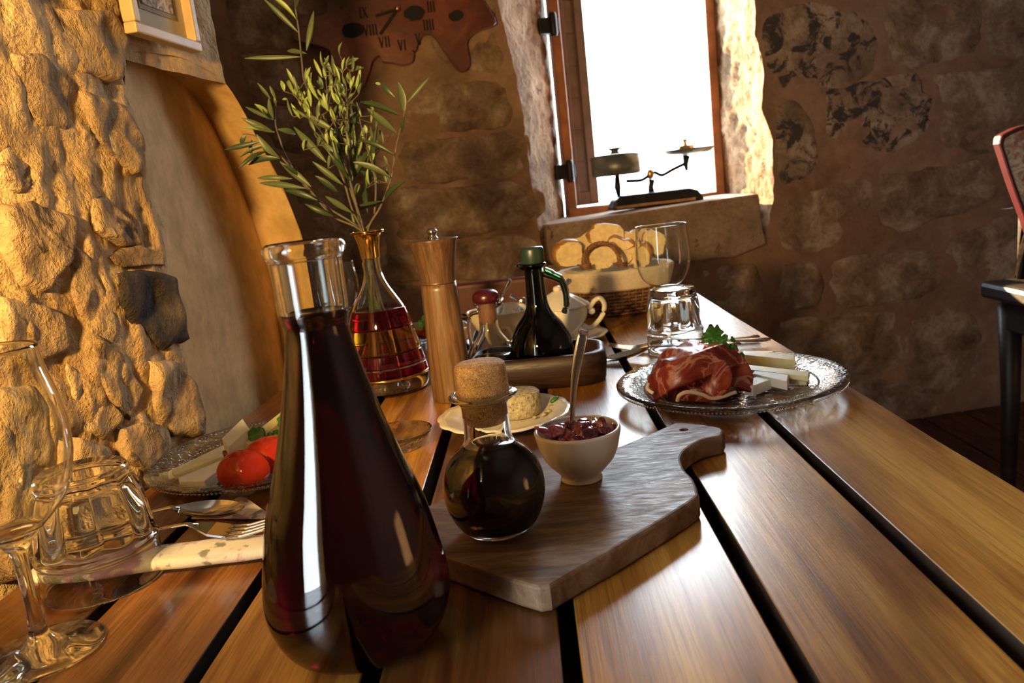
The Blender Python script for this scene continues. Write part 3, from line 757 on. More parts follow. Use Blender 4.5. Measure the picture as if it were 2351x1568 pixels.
# --- balsamic flask
fb = T(1146, 1212, BZ)
fk = thing('balsamic_flask', 'round-bellied clear flask of dark balsamic vinegar with a large cork', 'bottle', fb)
pf = smooth_prof([(.0215, 0), (.0250, .0015), (.0315, .009), (.0368, .022), (.0382, .036), (.0350, .050), (.0280, .0605), (.0205, .0668), (.0178, .0720), (.0172, .080), (.0170, .094), (.0180, .0990), (.0215, .1020), (.0250, .1040), (.0252, .1058), (.0225, .1072)], 4)
lathe('glass_body', vessel(pf, .0026, .005), fb, 'clear', fk, 64)
pw = [(r-.0022, z) for r, z in pf if .005 < z < .0665]
lathe('vinegar', [(0, .0054), (pw[0][0]*.95, .0054)]+pw+[(pw[-1][0]-.0012, .0672), (0, .0672)], fb, 'balsamic', fk, 64, label='dark vinegar')
lathe('cork_stopper', [(0, .0835), (.0125, .0835), (.0142, .0850), (.0149, .098), (.0190, .1005), (.0196, .1080), (.0192, .121), (.0186, .1275), (.0165, .1290), (0, .1296)], fb, 'cork', fk, 40, lambda a, r, z, i: 1+.012*noise.noise(Vector((cos(a)*2, sin(a)*2, z*60))), label='speckled cork stopper')
# --- small white relish bowl
rb = T(1336, 1098, BZ)
bw = thing('relish_bowl', 'small white footed porcelain bowl of red onion relish on the board', 'bowl', rb)
pb = smooth_prof([(.0168, 0), (.0180, .001), (.0175, .005), (.0215, .010), (.0280, .018), (.0330, .028), (.0358, .038), (.0368, .0435), (.0362, .0448)], 4)
def bowlfl(a, r, z, i):
    f = max(0, 1-abs(z-.020)/.0145); return 1+.055*f*(abs(sin(a*12))-.5) if i < len(pb)+1 else 1
lathe('bowl', vessel(pb, .0026, .008), rb, 'porcelain', bw, 84, bowlfl)
# --- onion relish pieces
g = 'pieces of onion relish in the white bowl'
for i in range(17):
    a = i*2.4; rr = .0225*sqrt((i+.3)/17); hh = .038+.007*(1-rr/.028)+.002*random.random()
    p = rb+Vector((rr*cos(a), rr*sin(a), hh))
    rot = Matrix.Rotation(a*1.7, 3, 'Z') @ Matrix.Rotation(random.uniform(-.7, .7), 3, 'X')
    o = blob('onion_piece', p, (.0092, .0066, .0050), 'onion', None, .45, 2.2, i, 9, 14, rot, loc=p)
    tag(o, 'glossy dark red piece of onion relish heaped in the white bowl', 'onion', g)
# petals of paler onion leaning on the rim
def petal(name, p, q, w, curl, mat, label, up=Vector((0, 0, 1))):
    p, q = Vector(p), Vector(q); t = q-p; s = t.cross(up).normalized(); nrm = s.cross(t).normalized(); vs, fs = [], []; nu, nv = 8, 6
    for side in (0, 1):
        for i in range(nu+1):
            for j in range(nv+1):
                f = i/nu; h = (j/nv-.5)*2; ww = w*sin(pi*(.12+.80*f))**.8
                vs.append(p+t*f+s*h*ww+nrm*(curl*(1-h*h)*sin(pi*f)+(.0008 if side else -.0008)))
    k = (nu+1)*(nv+1)
    for i in range(nu):
        for j in range(nv):
            a = i*(nv+1)+j; fs += [(a, a+1, a+nv+2, a+nv+1), (k+a+nv+1, k+a+nv+2, k+a+1, k+a)]
    for i in range(nu):
        a = i*(nv+1); fs += [(a, a+nv+1, k+a+nv+1, k+a)]; a += nv; fs += [(a+nv+1, a, k+a, k+a+nv+1)]
    for j in range(nv): fs += [(j+1, j, k+j, k+j+1)]; a = nu*(nv+1)+j; fs += [(a, a+1, k+a+1, k+a)]
    o = fixn(mk(name, vs, fs, mat, None, True, p))
    return o
def pxz(base, u, v):
    """point above/near a base point, at the base's distance, seen at pixel u,v"""
    return plane_hit(u, v, Vector(base), Vector((0, -1, 0)))
tag(petal('onion_petal', pxz(rb+Vector((0, -.012, 0)), 1275, 1008), pxz(rb+Vector((0, -.016, 0)), 1229, 982), .0085, .004, 'pink_onion', ''), 'pale pink onion petal pointing out over the bowl rim', 'onion')
tag(petal('onion_petal', pxz(rb+Vector((0, -.018, 0)), 1262, 1004), pxz(rb+Vector((0, -.004, 0)), 1283, 978), .009, .005, 'pink_onion', ''), 'bright violet onion petal standing beside the pale one', 'onion')
tag(petal('onion_petal', pxz(rb+Vector((0, -.004, 0)), 1378, 996), pxz(rb+Vector((0, .0, 0)), 1382, 958), .005, .002, 'onion', ''), 'dark upright onion sliver at the right of the relish', 'onion')
tag(petal('onion_petal', pxz(rb+Vector((0, .006, 0)), 1398, 1000), pxz(rb+Vector((0, .006, 0)), 1408, 972), .006, .003, 'pink_onion', ''), 'pink onion petal against the right rim of the bowl', 'onion')
# --- spoon standing in the relish
s0 = pxz(rb+Vector((0, .002, 0)), 1313, 985); s1 = pxz(rb+Vector((0, .012, 0)), 1340, 757)
sp_ = thing('teaspoon', 'steel teaspoon standing upright in the onion relish', 'spoon', s0)
mid = [s0.lerp(s1, f)+Vector((-.0025*sin(pi*f), 0, 0)) for f in [k/12 for k in range(13)]]
tube('handle', mid, [.0026, .0024, .0023, .0024, .0027, .0030, .0034, .0038, .0042, .0045, .0046, .0045, .0040], 'steel', sp_, 12, flat=.35, up=(0, -1, 0))
o = blob('spoon_bowl', s0+Vector((-.004, 0, -.010)), (.0105, .0028, .015), 'steel', sp_, 0, 1, 0, 12, 18, Matrix.Rotation(.35, 3, 'Y'))

# --- wine glasses and tumblers
def wineglass(base, h, rb_, rmax, rrim, zb, label, ns=64):
    """h height, zb height at which the bowl starts"""
    g = thing('wine_glass', label, 'wine glass', base); hb = h-zb
    pr = [(rb_, 0), (rb_+.0003, .0012), (rb_*.8, .0034), (rb_*.45, .0062), (rb_*.22, .011), (.0052, .020), (.0042, zb*.5), (.0048, zb*.85), (.0085, zb*.97), (.018, zb+hb*.06), (rmax*.78, zb+hb*.20), (rmax*.96, zb+hb*.38), (rmax, zb+hb*.52), (rmax*.98, zb+hb*.68), (rrim*1.03, zb+hb*.88), (rrim, h-.0005)]
    pr = smooth_prof(pr, 5); inner = [(r-.0012, z) for r, z in pr if z > zb+hb*.05]
    lathe('glass', [(0, 0)]+pr+[(rrim-.0006, h)]+inner[::-1]+[(.004, zb+hb*.045), (0, zb+hb*.04)], base, 'clear', g, ns)
    return g
wineglass(T(100, 1497, E_), .207, .0375, .0445, .0372, .080, 'large stemmed wine glass cut by the left edge of the photo')
wineglass(V(.2120, 1.265, E_), .187, .034, .0440, .0400, .080, 'stemmed wine glass standing behind the right tumbler', 56)
wineglass(V(-.37, 1.52, E_), .168, .030, .031, .027, .075, 'distant empty wine glass half hidden behind the carafe', 40)
def tumbler2(base, h, r0, r1, label, nf=10):
    g = thing('tumbler', label, 'glass tumbler', base)
    pr = [(r0, 0), (r0+.0004, .003), (r0, .012), (r0-.0003, h*.28), (r0+.0008, h*.315), (r0+.0004, h*.35), (r0-.0022, h*.385), (r0-.0032, h*.5), (r0*.45+r1*.55, h*.76), (r1+.0008, h*.90), (r1, h*.965), (r1-.002, h)]
    pr = smooth_prof(pr, 4); no = len(pr)
    inn = smooth_prof([(r0-.0020, .0004), (r0-.0026, h*.3), (r0-.0058, h*.45), (r1-.004, h*.78), (r1-.009, h*.845)], 3)
    def fl(a, r, z, i):
        if z < h*.36 or i > no: return 1
        f = min(1, (z-h*.36)/(h*.06), (h*.93-z)/(h*.10)); return 1+.060*max(0, f)*(abs(cos(a*nf/2))-.62)
    lathe('glass', [(0, h)]+pr[::-1]+[(r0-.001, -.0002)]+inn+[(0, h*.85)], base, 'clear', g, 100, lambda a, r, z, i: fl(a, r, z, 0) if i <= no else 1)
    return g
tumbler2(V(.2085, 1.185, E_), .096, .0430, .0345, 'upturned fluted tumbler beside the ham plate on the right')
tumbler2(T(243, 1332, E_), .094, .0445, .0330, 'upturned fluted tumbler behind the left wine glass')

# ================================================================ PLATES OF FOOD
def plate(c, r, h, mat, name, label, cat='plate', scallop=0, seg=96, foot=.45, th=.003):
    o_ = [(0, .002), (r*foot*.9, .002), (r*foot, 0), (r*foot+.003, .0), (r*foot+.006, .003), (r*.72, h*.42), (r*.90, h*.80), (r*.985, h*.96), (r, h), (r*.985, h+th*.7), (r*.88, h*.80+th), (r*.72, h*.45+th), (r*.60, .0035+th), (r*.5, .003+th), (0, .003+th)]
    md = None
    if scallop: md = lambda a, rr, z, i: 1+.085*abs(cos(a*scallop/2))*max(0, rr/r-.55)
    g = thing(name, label, cat, c)
    lathe('dish', o_, c, mat, g, seg, md)
    return g
PR = V(.221, .915, E_)
gp = plate(PR, .134, .020, 'pressed', 'glass_plate', 'pressed glass plate of ham and cheese near the right table edge', foot=.62)
# beaded rim and pressed diamonds, real relief
def beads(c, r, z, n, rad, parent, name='bead_ring'):
    vs, fs = [], []
    for k in range(n):
        a = 2*pi*k/n; p = c+Vector((r*cos(a), r*sin(a), z)); b = len(vs)
        vs += [p+Vector((rad, 0, 0)), p+Vector((0, rad, 0)), p+Vector((-rad, 0, 0)), p+Vector((0, -rad, 0)), p+Vector((0, 0, rad)), p-Vector((0, 0, rad))]
        for q in range(4): fs += [(b+q, b+(q+1) % 4, b+4), (b+(q+1) % 4, b+q, b+5)]
    o = mk(name, vs, fs, 'pressed', parent); o['kind'] = 'stuff'; return o
for rr, zz, nn in ((.132, .0165, 190), (.125, .0195, 180), (.100, .0135, 140)): beads(PR, rr, zz, nn, .0017, gp)
PLc = V(-.315, .822, E_)
gl = plate(PLc, .122, .020, 'pressed', 'glass_plate', 'pressed glass plate of tomato and cheese on the left behind the napkin', foot=.62)
for rr, zz, nn in ((.120, .0165, 170), (.113, .0195, 160), (.090, .0135, 120)): beads(PLc, rr, zz, nn, .0017, gl)

def mound(name, label, cat, px, z0, hgt, mat, folds=True, seed=0, n=46, ringsn=14):
    """draped heap over a table-plane outline px at height z0"""
    base = [T(u, v, z0) for u, v in px]; c = sum(base, Vector())/len(base); loop = spline(base+[base[0]], 8)[:-1]; m = len(loop)
    ring = resample(loop, n); vs, fs = [], []
    for k in range(ringsn):
        f = k/(ringsn-1); s = cos(f*pi/2)**.75; hz = hgt*sin(f*pi/2)**.9
        for i, p in enumerate(ring):
            q = c+(p-c)*s; d = 0
            if folds: d = .0028*sin((q.x*160+q.y*60)+3*noise.noise(q*26+Vector((seed, 0, 0))))*(.3+sin(f*pi)) + .002*noise.noise(q*60)
            q = q+Vector((0, 0, hz+d)); vs.append(q)
    vs.append(c+Vector((0, 0, hgt)))
    for k in range(ringsn-1):
        for i in range(n): i2 = (i+1) % n; fs.append((k*n+i, k*n+i2, (k+1)*n+i2, (k+1)*n+i))
    fs.append(tuple(range(n))[::-1])
    for i in range(n): fs.append(((ringsn-1)*n+i, (ringsn-1)*n+(i+1) % n, len(vs)-1))
    return c, vs, fs
# --- cured ham: body, crossing folds, fat strip
hp = T(1597, 905, .008)
hm = thing('cured_ham', 'folded heap of dark red cured ham on the right glass plate', 'ham', hp)
hpx = [(1492, 888), (1500, 905), (1560, 922), (1640, 922), (1690, 905), (1705, 880), (1690, 855), (1640, 842), (1570, 846), (1515, 862)]
c, vs, fs = mound('', '', '', hpx, .0085, .047, 'ham')
mk('ham_heap', vs, fs, 'ham', hm)
def strip(name, pts, w, mat, parent, th=.0012, up=(0, -1, .6), loc=None):
    """thin ribbon following pts with real thickness"""
    return tube(name, spline(pts, 8), w, mat, parent, 10, flat=th/w, up=up, loc=loc)
def on(u, v, dy): return pxz(Vector((0, hp.y+dy, 0)), u, v)
strip('ham_slice', [on(1496, 893, -.02), on(1530, 868, -.045), on(1590, 845, -.050), on(1650, 822, -.028), on(1678, 812, -.005)], .016, 'ham', hm, .0022)
strip('ham_slice', [on(1625, 905, -.052), on(1652, 880, -.052), on(1655, 855, -.048), on(1635, 838, -.038), on(1600, 838, -.040)], .012, 'ham', hm, .0022)
strip('ham_slice', [on(1700, 892, -.035), on(1705, 865, -.020), on(1690, 835, -.006), on(1668, 818, .0)], .012, 'ham', hm, .0022)
strip('fat_edge', [on(1555, 921, -.058), on(1560, 908, -.062), on(1578, 900, -.062), on(1610, 905, -.062), on(1640, 915, -.060), on(1690, 900, -.050)], .0022, 'fat', hm, .0015)
strip('fat_edge', [on(1488, 880, -.03), on(1487, 893, -.035), on(1500, 903, -.042)], .002, 'fat', hm, .0015)
# --- cheeses on the right plate
def wedge(name, pxs, z0, h, mat, label, cat='cheese', group=None, tilt=(0, 0), lift=0):
    p = [T(u, v, z0) for u, v in pxs]; c = sum(p, Vector())/len(p)
    n = len(p); vs = [Vector(q)+Vector((0, 0, lift+tilt[0]*(q.x-c.x)+tilt[1]*(q.y-c.y))) for q in p]; vs += [q+Vector((0, 0, h)) for q in vs]
    fs = [tuple(range(n))[::-1], tuple(range(n, 2*n))]+[(i, (i+1) % n, n+(i+1) % n, n+i) for i in range(n)]
    o = fixn(mk(name, vs, fs, mat, None, False, c)); bev(o, .0010, 2); return tag(o, label, cat, group)
PZ = .0085
wedge('cheese_wedge', [(1709, 908), (1745, 880), (1772, 893), (1729, 910)], PZ, .012, 'white_cheese', 'white cheese cube nearest the ham on the right plate')
wedge('cheese_wedge', [(1728, 878), (1735, 868), (1812, 880), (1808, 897)], PZ+.003, .011, 'white_cheese', 'white cheese block with a clipped corner, right plate')
wedge('cheese_stick', [(1685, 862), (1698, 850), (1856, 872), (1852, 886)], PZ, .006, 'cheese', 'lowest pale yellow cheese stick on the right plate')
wedge('cheese_stick', [(1678, 856), (1688, 846), (1860, 866), (1856, 878)], PZ+.0075, .006, 'cheese', 'upper pale yellow cheese stick leaning to the greens', lift=.001)
wedge('cheese_slice', [(1706, 838), (1708, 828), (1826, 838), (1826, 852)], PZ+.004, .014, 'cheese', 'thick cheese slice at the back of the right plate')
# --- salad leaves
def leafy(name, c, size, mat, parent=None, seed=0, nrm=(0, -.6, .8), lobes=5, loc=None, cup=.25):
    c = Vector(c); nrm = Vector(nrm).normalized(); s = nrm.cross(Vector((0, 0, 1))).normalized(); t = s.cross(nrm).normalized() if s.length else Vector((0, 1, 0))
    nu, nr = 40, 5; vs, fs = [], []
    for side in (0, 1):
        vs.append(c+nrm*(side*.0007))
        for j in range(1, nr+1):
            for k in range(nu):
                a = 2*pi*k/nu; r = size*(.62+.30*abs(cos(a*lobes/2))**.6+.14*noise.noise(Vector((cos(a)*3, sin(a)*3, seed))))*j/nr
                hgt = cup*size*((j/nr)**2)*noise.noise(Vector((cos(a)*1.6, sin(a)*1.6, seed+5)))*2+.06*size*sin(a*7)*(j/nr)**2
                vs.append(c+s*r*cos(a)*.85+t*r*sin(a)+nrm*(hgt+side*.0007))
    K_ = 1+nr*nu
    for side in (0, 1):
        b = side*K_
        for k in range(nu): fs.append((b, b+1+k, b+1+(k+1) % nu) if side else (b, b+1+(k+1) % nu, b+1+k))
        for j in range(nr-1):
            for k in range(nu):
                q = (b+1+j*nu+k, b+1+j*nu+(k+1) % nu, b+1+(j+1)*nu+(k+1) % nu, b+1+(j+1)*nu+k); fs.append(q if side else q[::-1])
    for k in range(nu): fs.append((1+(nr-1)*nu+k, 1+(nr-1)*nu+(k+1) % nu, K_+1+(nr-1)*nu+(k+1) % nu, K_+1+(nr-1)*nu+k))
    return fixn(mk(name, vs, fs, mat, parent, True, loc))
hb = on(1660, 800, .03)
sl = thing('salad_sprig', 'bright green salad leaves standing behind the ham', 'salad leaves', on(1680, 830, .03))
leafy('leaf', on(1638, 772, .035), .0175, 'herb', sl, 1, (.2, -1, .3))
leafy('leaf', on(1652, 785, .03), .0150, 'herb', sl, 2, (-.3, -1, .6))
leafy('leaf', on(1682, 808, .025), .0125, 'herb', sl, 3, (.1, -.8, .7))
leafy('leaf', on(1664, 800, .02), .0085, 'herb', sl, 5, (.3, -.6, .8), 3)
leafy('leaf', on(1700, 822, .02), .0080, 'herb', sl, 7, (-.2, -.7, .5), 3)
leafy('leaf', on(1682, 780, .03), .0050, 'herb', sl, 9, (.5, -.7, .4), 3)
tube('stem', spline([on(1640, 780, .032), on(1660, 803, .028), on(1700, 830, .02)], 5), .0011, 'herb', sl, 6)
tag(fixn(prism('tomato_piece', [on(1613, 811, .01), on(1622, 796, .01), on(1652, 793, .01), on(1644, 806, .01)], (0, 1, .1), .008, 'tomato_in', loc=on(1635, 805, .01))), 'small orange-red tomato piece on top of the ham', 'tomato')
tag(fixn(prism('tomato_piece', [on(1686, 812, .02), on(1692, 803, .02), on(1694, 815, .02)], (0, 1, 0), .006, 'tomato_in', loc=on(1690, 812, .02))), 'tiny tomato sliver among the green leaves', 'tomato')

# --- left plate food
def onL(u, v, dy=0): return pxz(Vector((0, PLc.y+dy, 0)), u, v)
wedge('cheese_stick', [(366, 1108), (383, 1124), (560, 1040), (545, 1025)], PZ, .009, 'cheese', 'long yellow cheese stick lying across the left plate', tilt=(.05, 0))
wedge('cheese_slice', [(396, 1092), (404, 1102), (516, 1058), (505, 1046)], PZ+.011, .006, 'cheese', 'crumbly broken cheese slice resting on the long stick')
wedge('cheese_wedge', [(412, 1112), (417, 1133), (475, 1131), (520, 1095), (515, 1075)], PZ, .013, 'white_cheese', 'thick cheese wedge with brown rind in front of the sticks')
wedge('cheese_slice', [(515, 1036), (528, 1045), (580, 1022), (566, 1010)], PZ+.010, .018, 'white_cheese', 'square cheese slice standing behind the left plate greens', tilt=(0, .3))
wedge('cheese_stick', [(560, 1022), (575, 1030), (668, 975), (656, 966)], PZ+.012, .009, 'cheese', 'cheese stick pointing towards the carafe at the back', tilt=(.05, .1))
def tomato(name, c, r, label, ang, cut=.62):
    g = thing(name, label, 'tomato', c); segs, rings = 20, 12; vs, fs = [], []
    a0, a1 = ang-pi*cut, ang+pi*cut
    for i in range(rings+1):
        th = pi*i/rings
        for k in range(segs+1):
            a = a0+(a1-a0)*k/segs; rr = r*sin(th)*(1+.04*cos(a*5)); vs.append(c+Vector((rr*cos(a), rr*sin(a), r*.76*cos(th)+r*.72)))
    w = segs+1
    for i in range(rings):
        for k in range(segs): fs.append((i*w+k, (i+1)*w+k, (i+1)*w+k+1, i*w+k+1))
    mk('skin', vs, fs, 'tomato', g)
    v2 = [c+Vector((0, 0, r*.72))]; f2 = []
    for k in (0, segs):
        b = len(v2)
        for i in range(rings+1): v2.append(vs[i*w+k])
        for i in range(rings): f2.append((0, b+i, b+i+1) if k == 0 else (0, b+i+1, b+i))
    mk('cut_face', v2, f2, 'tomato_in', g, smooth=False, label='paler cut flesh')
    return g
tc = T(560, 1128, PZ); tomato('tomato_wedge', tc+Vector((0, .012, 0)), .0265, 'red tomato wedge at the front of the left plate', -pi/2-.3, .55)
tc = T(618, 1090, PZ); tomato('tomato_wedge', tc+Vector((0, .010, 0)), .0260, 'second tomato wedge with cut face, beside the carafe', -pi/2+.5, .55)
hs = thing('cured_ham', 'brown-red ham slice curled behind the tomato wedges', 'ham', onL(640, 1040, .02))
strip('ham_slice', [onL(520, 1052, .0), onL(570, 1038, .02), onL(620, 1026, .03), onL(690, 1030, .03)], .010, 'ham', hs, .004)
strip('ham_slice', [onL(560, 1066, .0), onL(600, 1046, .015), onL(640, 1040, .02), onL(700, 1050, .02)], .009, 'ham', hs, .004)
sl = thing('salad_sprig', 'dark green rounded salad leaves on the left plate', 'salad leaves', onL(620, 1000, .02))
leafy('leaf', onL(590, 998, .02), .0125, 'herb', sl, 11, (.1, -1, .35), 2)
leafy('leaf', onL(640, 1000, .02), .0100, 'herb', sl, 12, (.3, -1, .2), 2)
leafy('leaf', onL(655, 965, .03), .0140, 'herb', sl, 13, (-.3, -1, .5), 3)
leafy('leaf', onL(618, 1008, .015), .0080, 'herb', sl, 14, (0, -.8, .8), 3)
tube('stem', spline([onL(575, 1000, .02), onL(620, 1005, .022), onL(670, 985, .028)], 5), .0011, 'herb', sl, 6)

# --- scalloped saucer with the herbed cheese round
pcc = V(-.049, .886, E_)
plate(pcc, .0770, .0135, 'cream_porcelain', 'scalloped_plate', 'small cream plate with wavy rim holding the herbed cheese', scallop=14, foot=.5)
hc_ = V(-.034, .900, .0075)
ch = lathe('herbed_cheese', [(0, 0), (.0262, 0), (.0285, .002), (.0290, .012), (.0283, .0255), (.0262, .0275), (0, .0285)], hc_, 'herb_cheese', None, 60, lambda a, r, z, i: 1+.035*noise.noise(Vector((cos(a)*4, sin(a)*4, z*120)))+.02*noise.noise(Vector((cos(a)*14, sin(a)*14, z*400))), loc=hc_)
tag(ch, 'round pale cake of soft cheese flecked with green herbs', 'cheese')
for i, (dx, dy, s) in enumerate(((.036, -.012, .0045), (.030, -.024, .0035), (.041, .006, .0030), (.020, -.031, .003), (.033, -.019, .002))):
    p = hc_+Vector((dx, dy, .003)); tag(blob('cheese_crumb', p, (s, s*.8, s*.6), 'herb_cheese', None, .5, 3, i, 6, 9, loc=p), 'crumb of herbed cheese fallen beside the round cake', 'crumb', 'crumbs beside the herbed cheese')
p = hc_+Vector((.040, .014, .006)); tag(petal('dried_herb', p, p+Vector((.010, .004, .005)), .0035, .002, 'herb', ''), 'dark curled herb leaf on the cream plate', 'herb')
# --- small glass dish behind the carafe
dc = V(-.168, .838, E_); 
g = thing('glass_dish', 'small clear ribbed glass dish half hidden behind the carafe', 'dish', dc)
lathe('dish', smooth_prof([(0, .002), (.022, .0), (.026, .003), (.034, .012), (.0385, .018), (.039, .0195), (.037, .019), (.030, .012), (.022, .006), (0, .005)], 2), dc, 'pressed', g, 48)
for r_ in (.012, .018): lathe('ring', [(r_+.001*cos(a*pi/3), .0062+.001*sin(a*pi/3)) for a in range(6)], dc, 'clear', g, 32, closed=True)

# ================================================================ CUTLERY AND NAPKINS
def cutlery(kind, p, q, label, L_=None, lift=.002, group=None, face=(0, 0, 1)):
    """p = working end, q = handle end (world points)"""
    p, q = Vector(p), Vector(q); t = (q-p).normalized(); Ln = (q-p).length; up = Vector(face); s = t.cross(up).normalized(); up = s.cross(t).normalized()
    g = thing(kind, label, kind, p)
    def pt(f, h=0, w=0): return p+t*Ln*f+up*h+s*w
    if kind == 'knife':
        tube('handle', [pt(f, .002) for f in (.46, .50, .6, .75, .9, .985, 1)], [.0035, .0045, .0055, .0065, .0075, .0070, .003], 'steel', g, 12, flat=.45, up=up)
        vs = [pt(.0, .001, -.006), pt(.04, .001, .004), pt(.15, .001, .0085), pt(.44, .001, .0085), pt(.50, .001, .004), pt(.50, .001, -.004), pt(.44, .001, -.007)]
        prism('blade', vs, up, .0016, 'steel', g)
        return g
    # common handle with an arch
    fs_ = [.32, .36, .45, .55, .7, .85, .96, 1]; hh = [.010, .013, .012, .009, .004, .0015, .001, .001]
    tube('handle', [pt(f, h+.002) for f, h in zip(fs_, hh)], [.0040, .0030, .0028, .0032, .0048, .0068, .0078, .0045], 'steel', g, 12, flat=.38, up=up)
    if kind == 'spoon':
        vs, f2 = [], []; nu, nv = 14, 10
        for side in (0, 1):
            for i in range(nu+1):
                f = i/nu*.34; w_ = .0195*sin(pi*min(1, (i/nu*.94+.03)))**.6*(1-.25*i/nu)
                for j in range(nv+1):
                    h = (j/nv-.5)*2; dip = -.0075*(1-h*h)*sin(pi*i/nu)**.7
                    vs.append(pt(f, dip+.010*(f/.34)+(.0012 if side else 0)+.003, h*w_))
        K_ = (nu+1)*(nv+1)
        for i in range(nu):
            for j in range(nv):
                a = i*(nv+1)+j; f2 += [(a, a+1, a+nv+2, a+nv+1), (K_+a+nv+1, K_+a+nv+2, K_+a+1, K_+a)]
        mk('spoon_bowl', vs, f2, 'steel', g)
    else:
        mk('fork_head', [pt(.20, .003, -.012), pt(.20, .003, .012), pt(.27, .007, .0115), pt(.33, .012, .0045), pt(.33, .012, -.0045), pt(.27, .007, -.0115)]+[pt(.20, .0048, -.012), pt(.20, .0048, .012), pt(.27, .0088, .0115), pt(.33, .014, .0045), pt(.33, .014, -.0045), pt(.27, .0088, -.0115)],
           [(0, 5, 2, 1), (5, 4, 3, 2), (6, 7, 8, 11), (11, 8, 9, 10)]+[(i, (i+1) % 6, 6+(i+1) % 6, 6+i) for i in range(6)], 'steel', g, False)
        for k in range(4):
            w_ = -.0105+.007*k
            tube('tine', [pt(.215, .004, w_), pt(.14, .003, w_), pt(.06, .006, w_), pt(0, .011, w_*.95)], [.0018, .0016, .0013, .0006], 'steel', g, 6, up=up)
    return g
def napkin_roll(name, p, q, w, h, label, extra=None):
    p, q = Vector(p), Vector(q); t = (q-p); s = t.cross(Vector((0, 0, 1))).normalized(); vs, fs = [], []; n, m = 30, 18
    for i in range(n+1):
        f = i/n
        for k in range(m):
            a = 2*pi*k/m; d = 1+.05*noise.noise(Vector((f*6, cos(a)*2, sin(a)*2)))
            x = w*cos(a)*d; z = h*.5+h*.5*(abs(sin(a))**.6)*math.copysign(1, sin(a))*d
            vs.append(p+t*f+s*x+Vector((0, 0, max(z, 0)+.002*noise.noise(Vector((f*5, x*60, 0)))+.0006)))
    for i in range(n):
        for k in range(m): fs.append((i*m+k, i*m+(k+1) % m, (i+1)*m+(k+1) % m, (i+1)*m+k))
    fs += [tuple(range(m))[::-1], tuple(n*m+k for k in range(m))]
    return tag(fixn(mk(name, vs, fs, 'napkin', None, True, p)), label, 'napkin')
n0, n1 = T(90, 1335, .004), T(660, 1265, .004)
napkin_roll('folded_napkin', n0, n1, .017, .013, 'white napkin printed with violet flowers, folded flat under the left cutlery')
cn = [T(430, 1196, .001), T(560, 1146, .001), T(620, 1182, .001), T(560, 1192, .001)]
cc = sum(cn, Vector())/4
o = prism('napkin_corner', [T(440, 1192, E_), T(552, 1143, E_), T(566, 1146, E_), T(622, 1186, E_), T(600, 1192, E_)], (0, 0, 1), .0015, 'napkin', None, False, cc)
tag(o, 'mottled triangular napkin corner sticking out under the left plate', 'napkin')
zt_n = .0185
cutlery('fork', T(650, 1215, .020), T(60, 1290, .016), 'shiny fork lying on the napkin nearer the viewer')
cutlery('spoon', T(560, 1175, .022), T(120, 1248, .014), 'shiny spoon lying behind the fork on the left napkin')
# right place setting
nr0, nr1 = T(1395, 812, .002), T(1770, 800, .002)
cutlery('spoon', T(1384, 832, .003), T(1700, 793, .004), 'dark reflecting spoon pointing at the wooden holder, right setting')
cutlery('fork', T(1400, 806, .003), T(1770, 783, .006), 'fork crossing behind the ham plate with its handle over the table edge')
cutlery('knife', T(1490, 800, .002), T(1745, 776, .004), 'table knife lying behind the right fork')

# ================================================================ OIL AND VINEGAR SET
hc0 = V(-.006, 1.080, E_)
# holder: rounded dark wooden block with two wells
def rrect(cx_, cy_, a, b, r, n=8):
    out = []
    for (sx, sy, st) in ((1, 1, 0), (-1, 1, 90), (-1, -1, 180), (1, -1, 270)):
        for k in range(n+1):
            an = radians(st+90*k/n); out.append((cx_+sx*(a-r)+r*cos(an), cy_+sy*(b-r)+r*sin(an)))
    return out
ho = thing('cruet_holder', 'dark rounded wooden holder carrying the oil and vinegar bottles', 'holder', hc0)
lay = []
ang = radians(-4)
for z, g_ in ((0, -.004), (.004, 0), (.030, .003), (.041, .001), (.0435, -.003), (.0435, -.0085), (.040, -.010), (.008, -.010)):
    lay.append([(x, y, z) for x, y in rrect(0, 0, .095+g_, .056+g_, .034+g_*.5)])
vs = [hc0+Vector((x*cos(ang)-y*sin(ang), x*sin(ang)+y*cos(ang), z)) for L2 in lay for x, y, z in L2]; n = len(lay[0]); fs = []
for j in range(len(lay)-1):
    for i in range(n): fs.append((j*n+i, j*n+(i+1) % n, (j+1)*n+(i+1) % n, (j+1)*n+i))
fs += [tuple(range(n))[::-1], tuple((len(lay)-1)*n+i for i in range(n))]
fixn(mk('holder_body', vs, fs, 'dark_wood', ho))
bz = .0095
# oil bottle
ob = V(.003, 1.088, bz)
ol = thing('oil_bottle', 'dark green glass oil bottle with side handle, spout and green cap', 'bottle', ob)
po_ = smooth_prof([(.036, 0), (.0415, .002), (.0455, .012), (.0470, .026), (.0440, .044), (.034, .062), (.0215, .076), (.0160, .088), (.0142, .105), (.0135, .130), (.0150, .134), (.0185, .1365), (.0180, .139), (.0140, .141), (.0135, .146)], 4); KZ = 1.12; po_ = [(r*.97, z*KZ) for r, z in po_]
lathe('glass_body', vessel(po_, .0025, .005), ob, 'green_glass', ol, 56)
M['oilm'] = glass('olive_oil', (.55, .50, .05), 0, 1.46)
lathe('oil', [(0, .0056), (.035, .0056)]+[(r-.0022, z) for r, z in po_ if .006 < z < .092]+[(0, .092)], ob, 'oilm', ol, 48, label='greenish oil')
lathe('cap', [(0, .1565), (.0158, .1565), (.0163, .1575), (.0163, .1750), (.0148, .1785), (0, .179)], ob, plain('green_cap', (.018, .042, .033), .35), ol, 32, label='matt green cap')
hx = [(.0135, .128), (.026, .122), (.037, .115), (.0415, .100), (.041, .084), (.036, .074)]
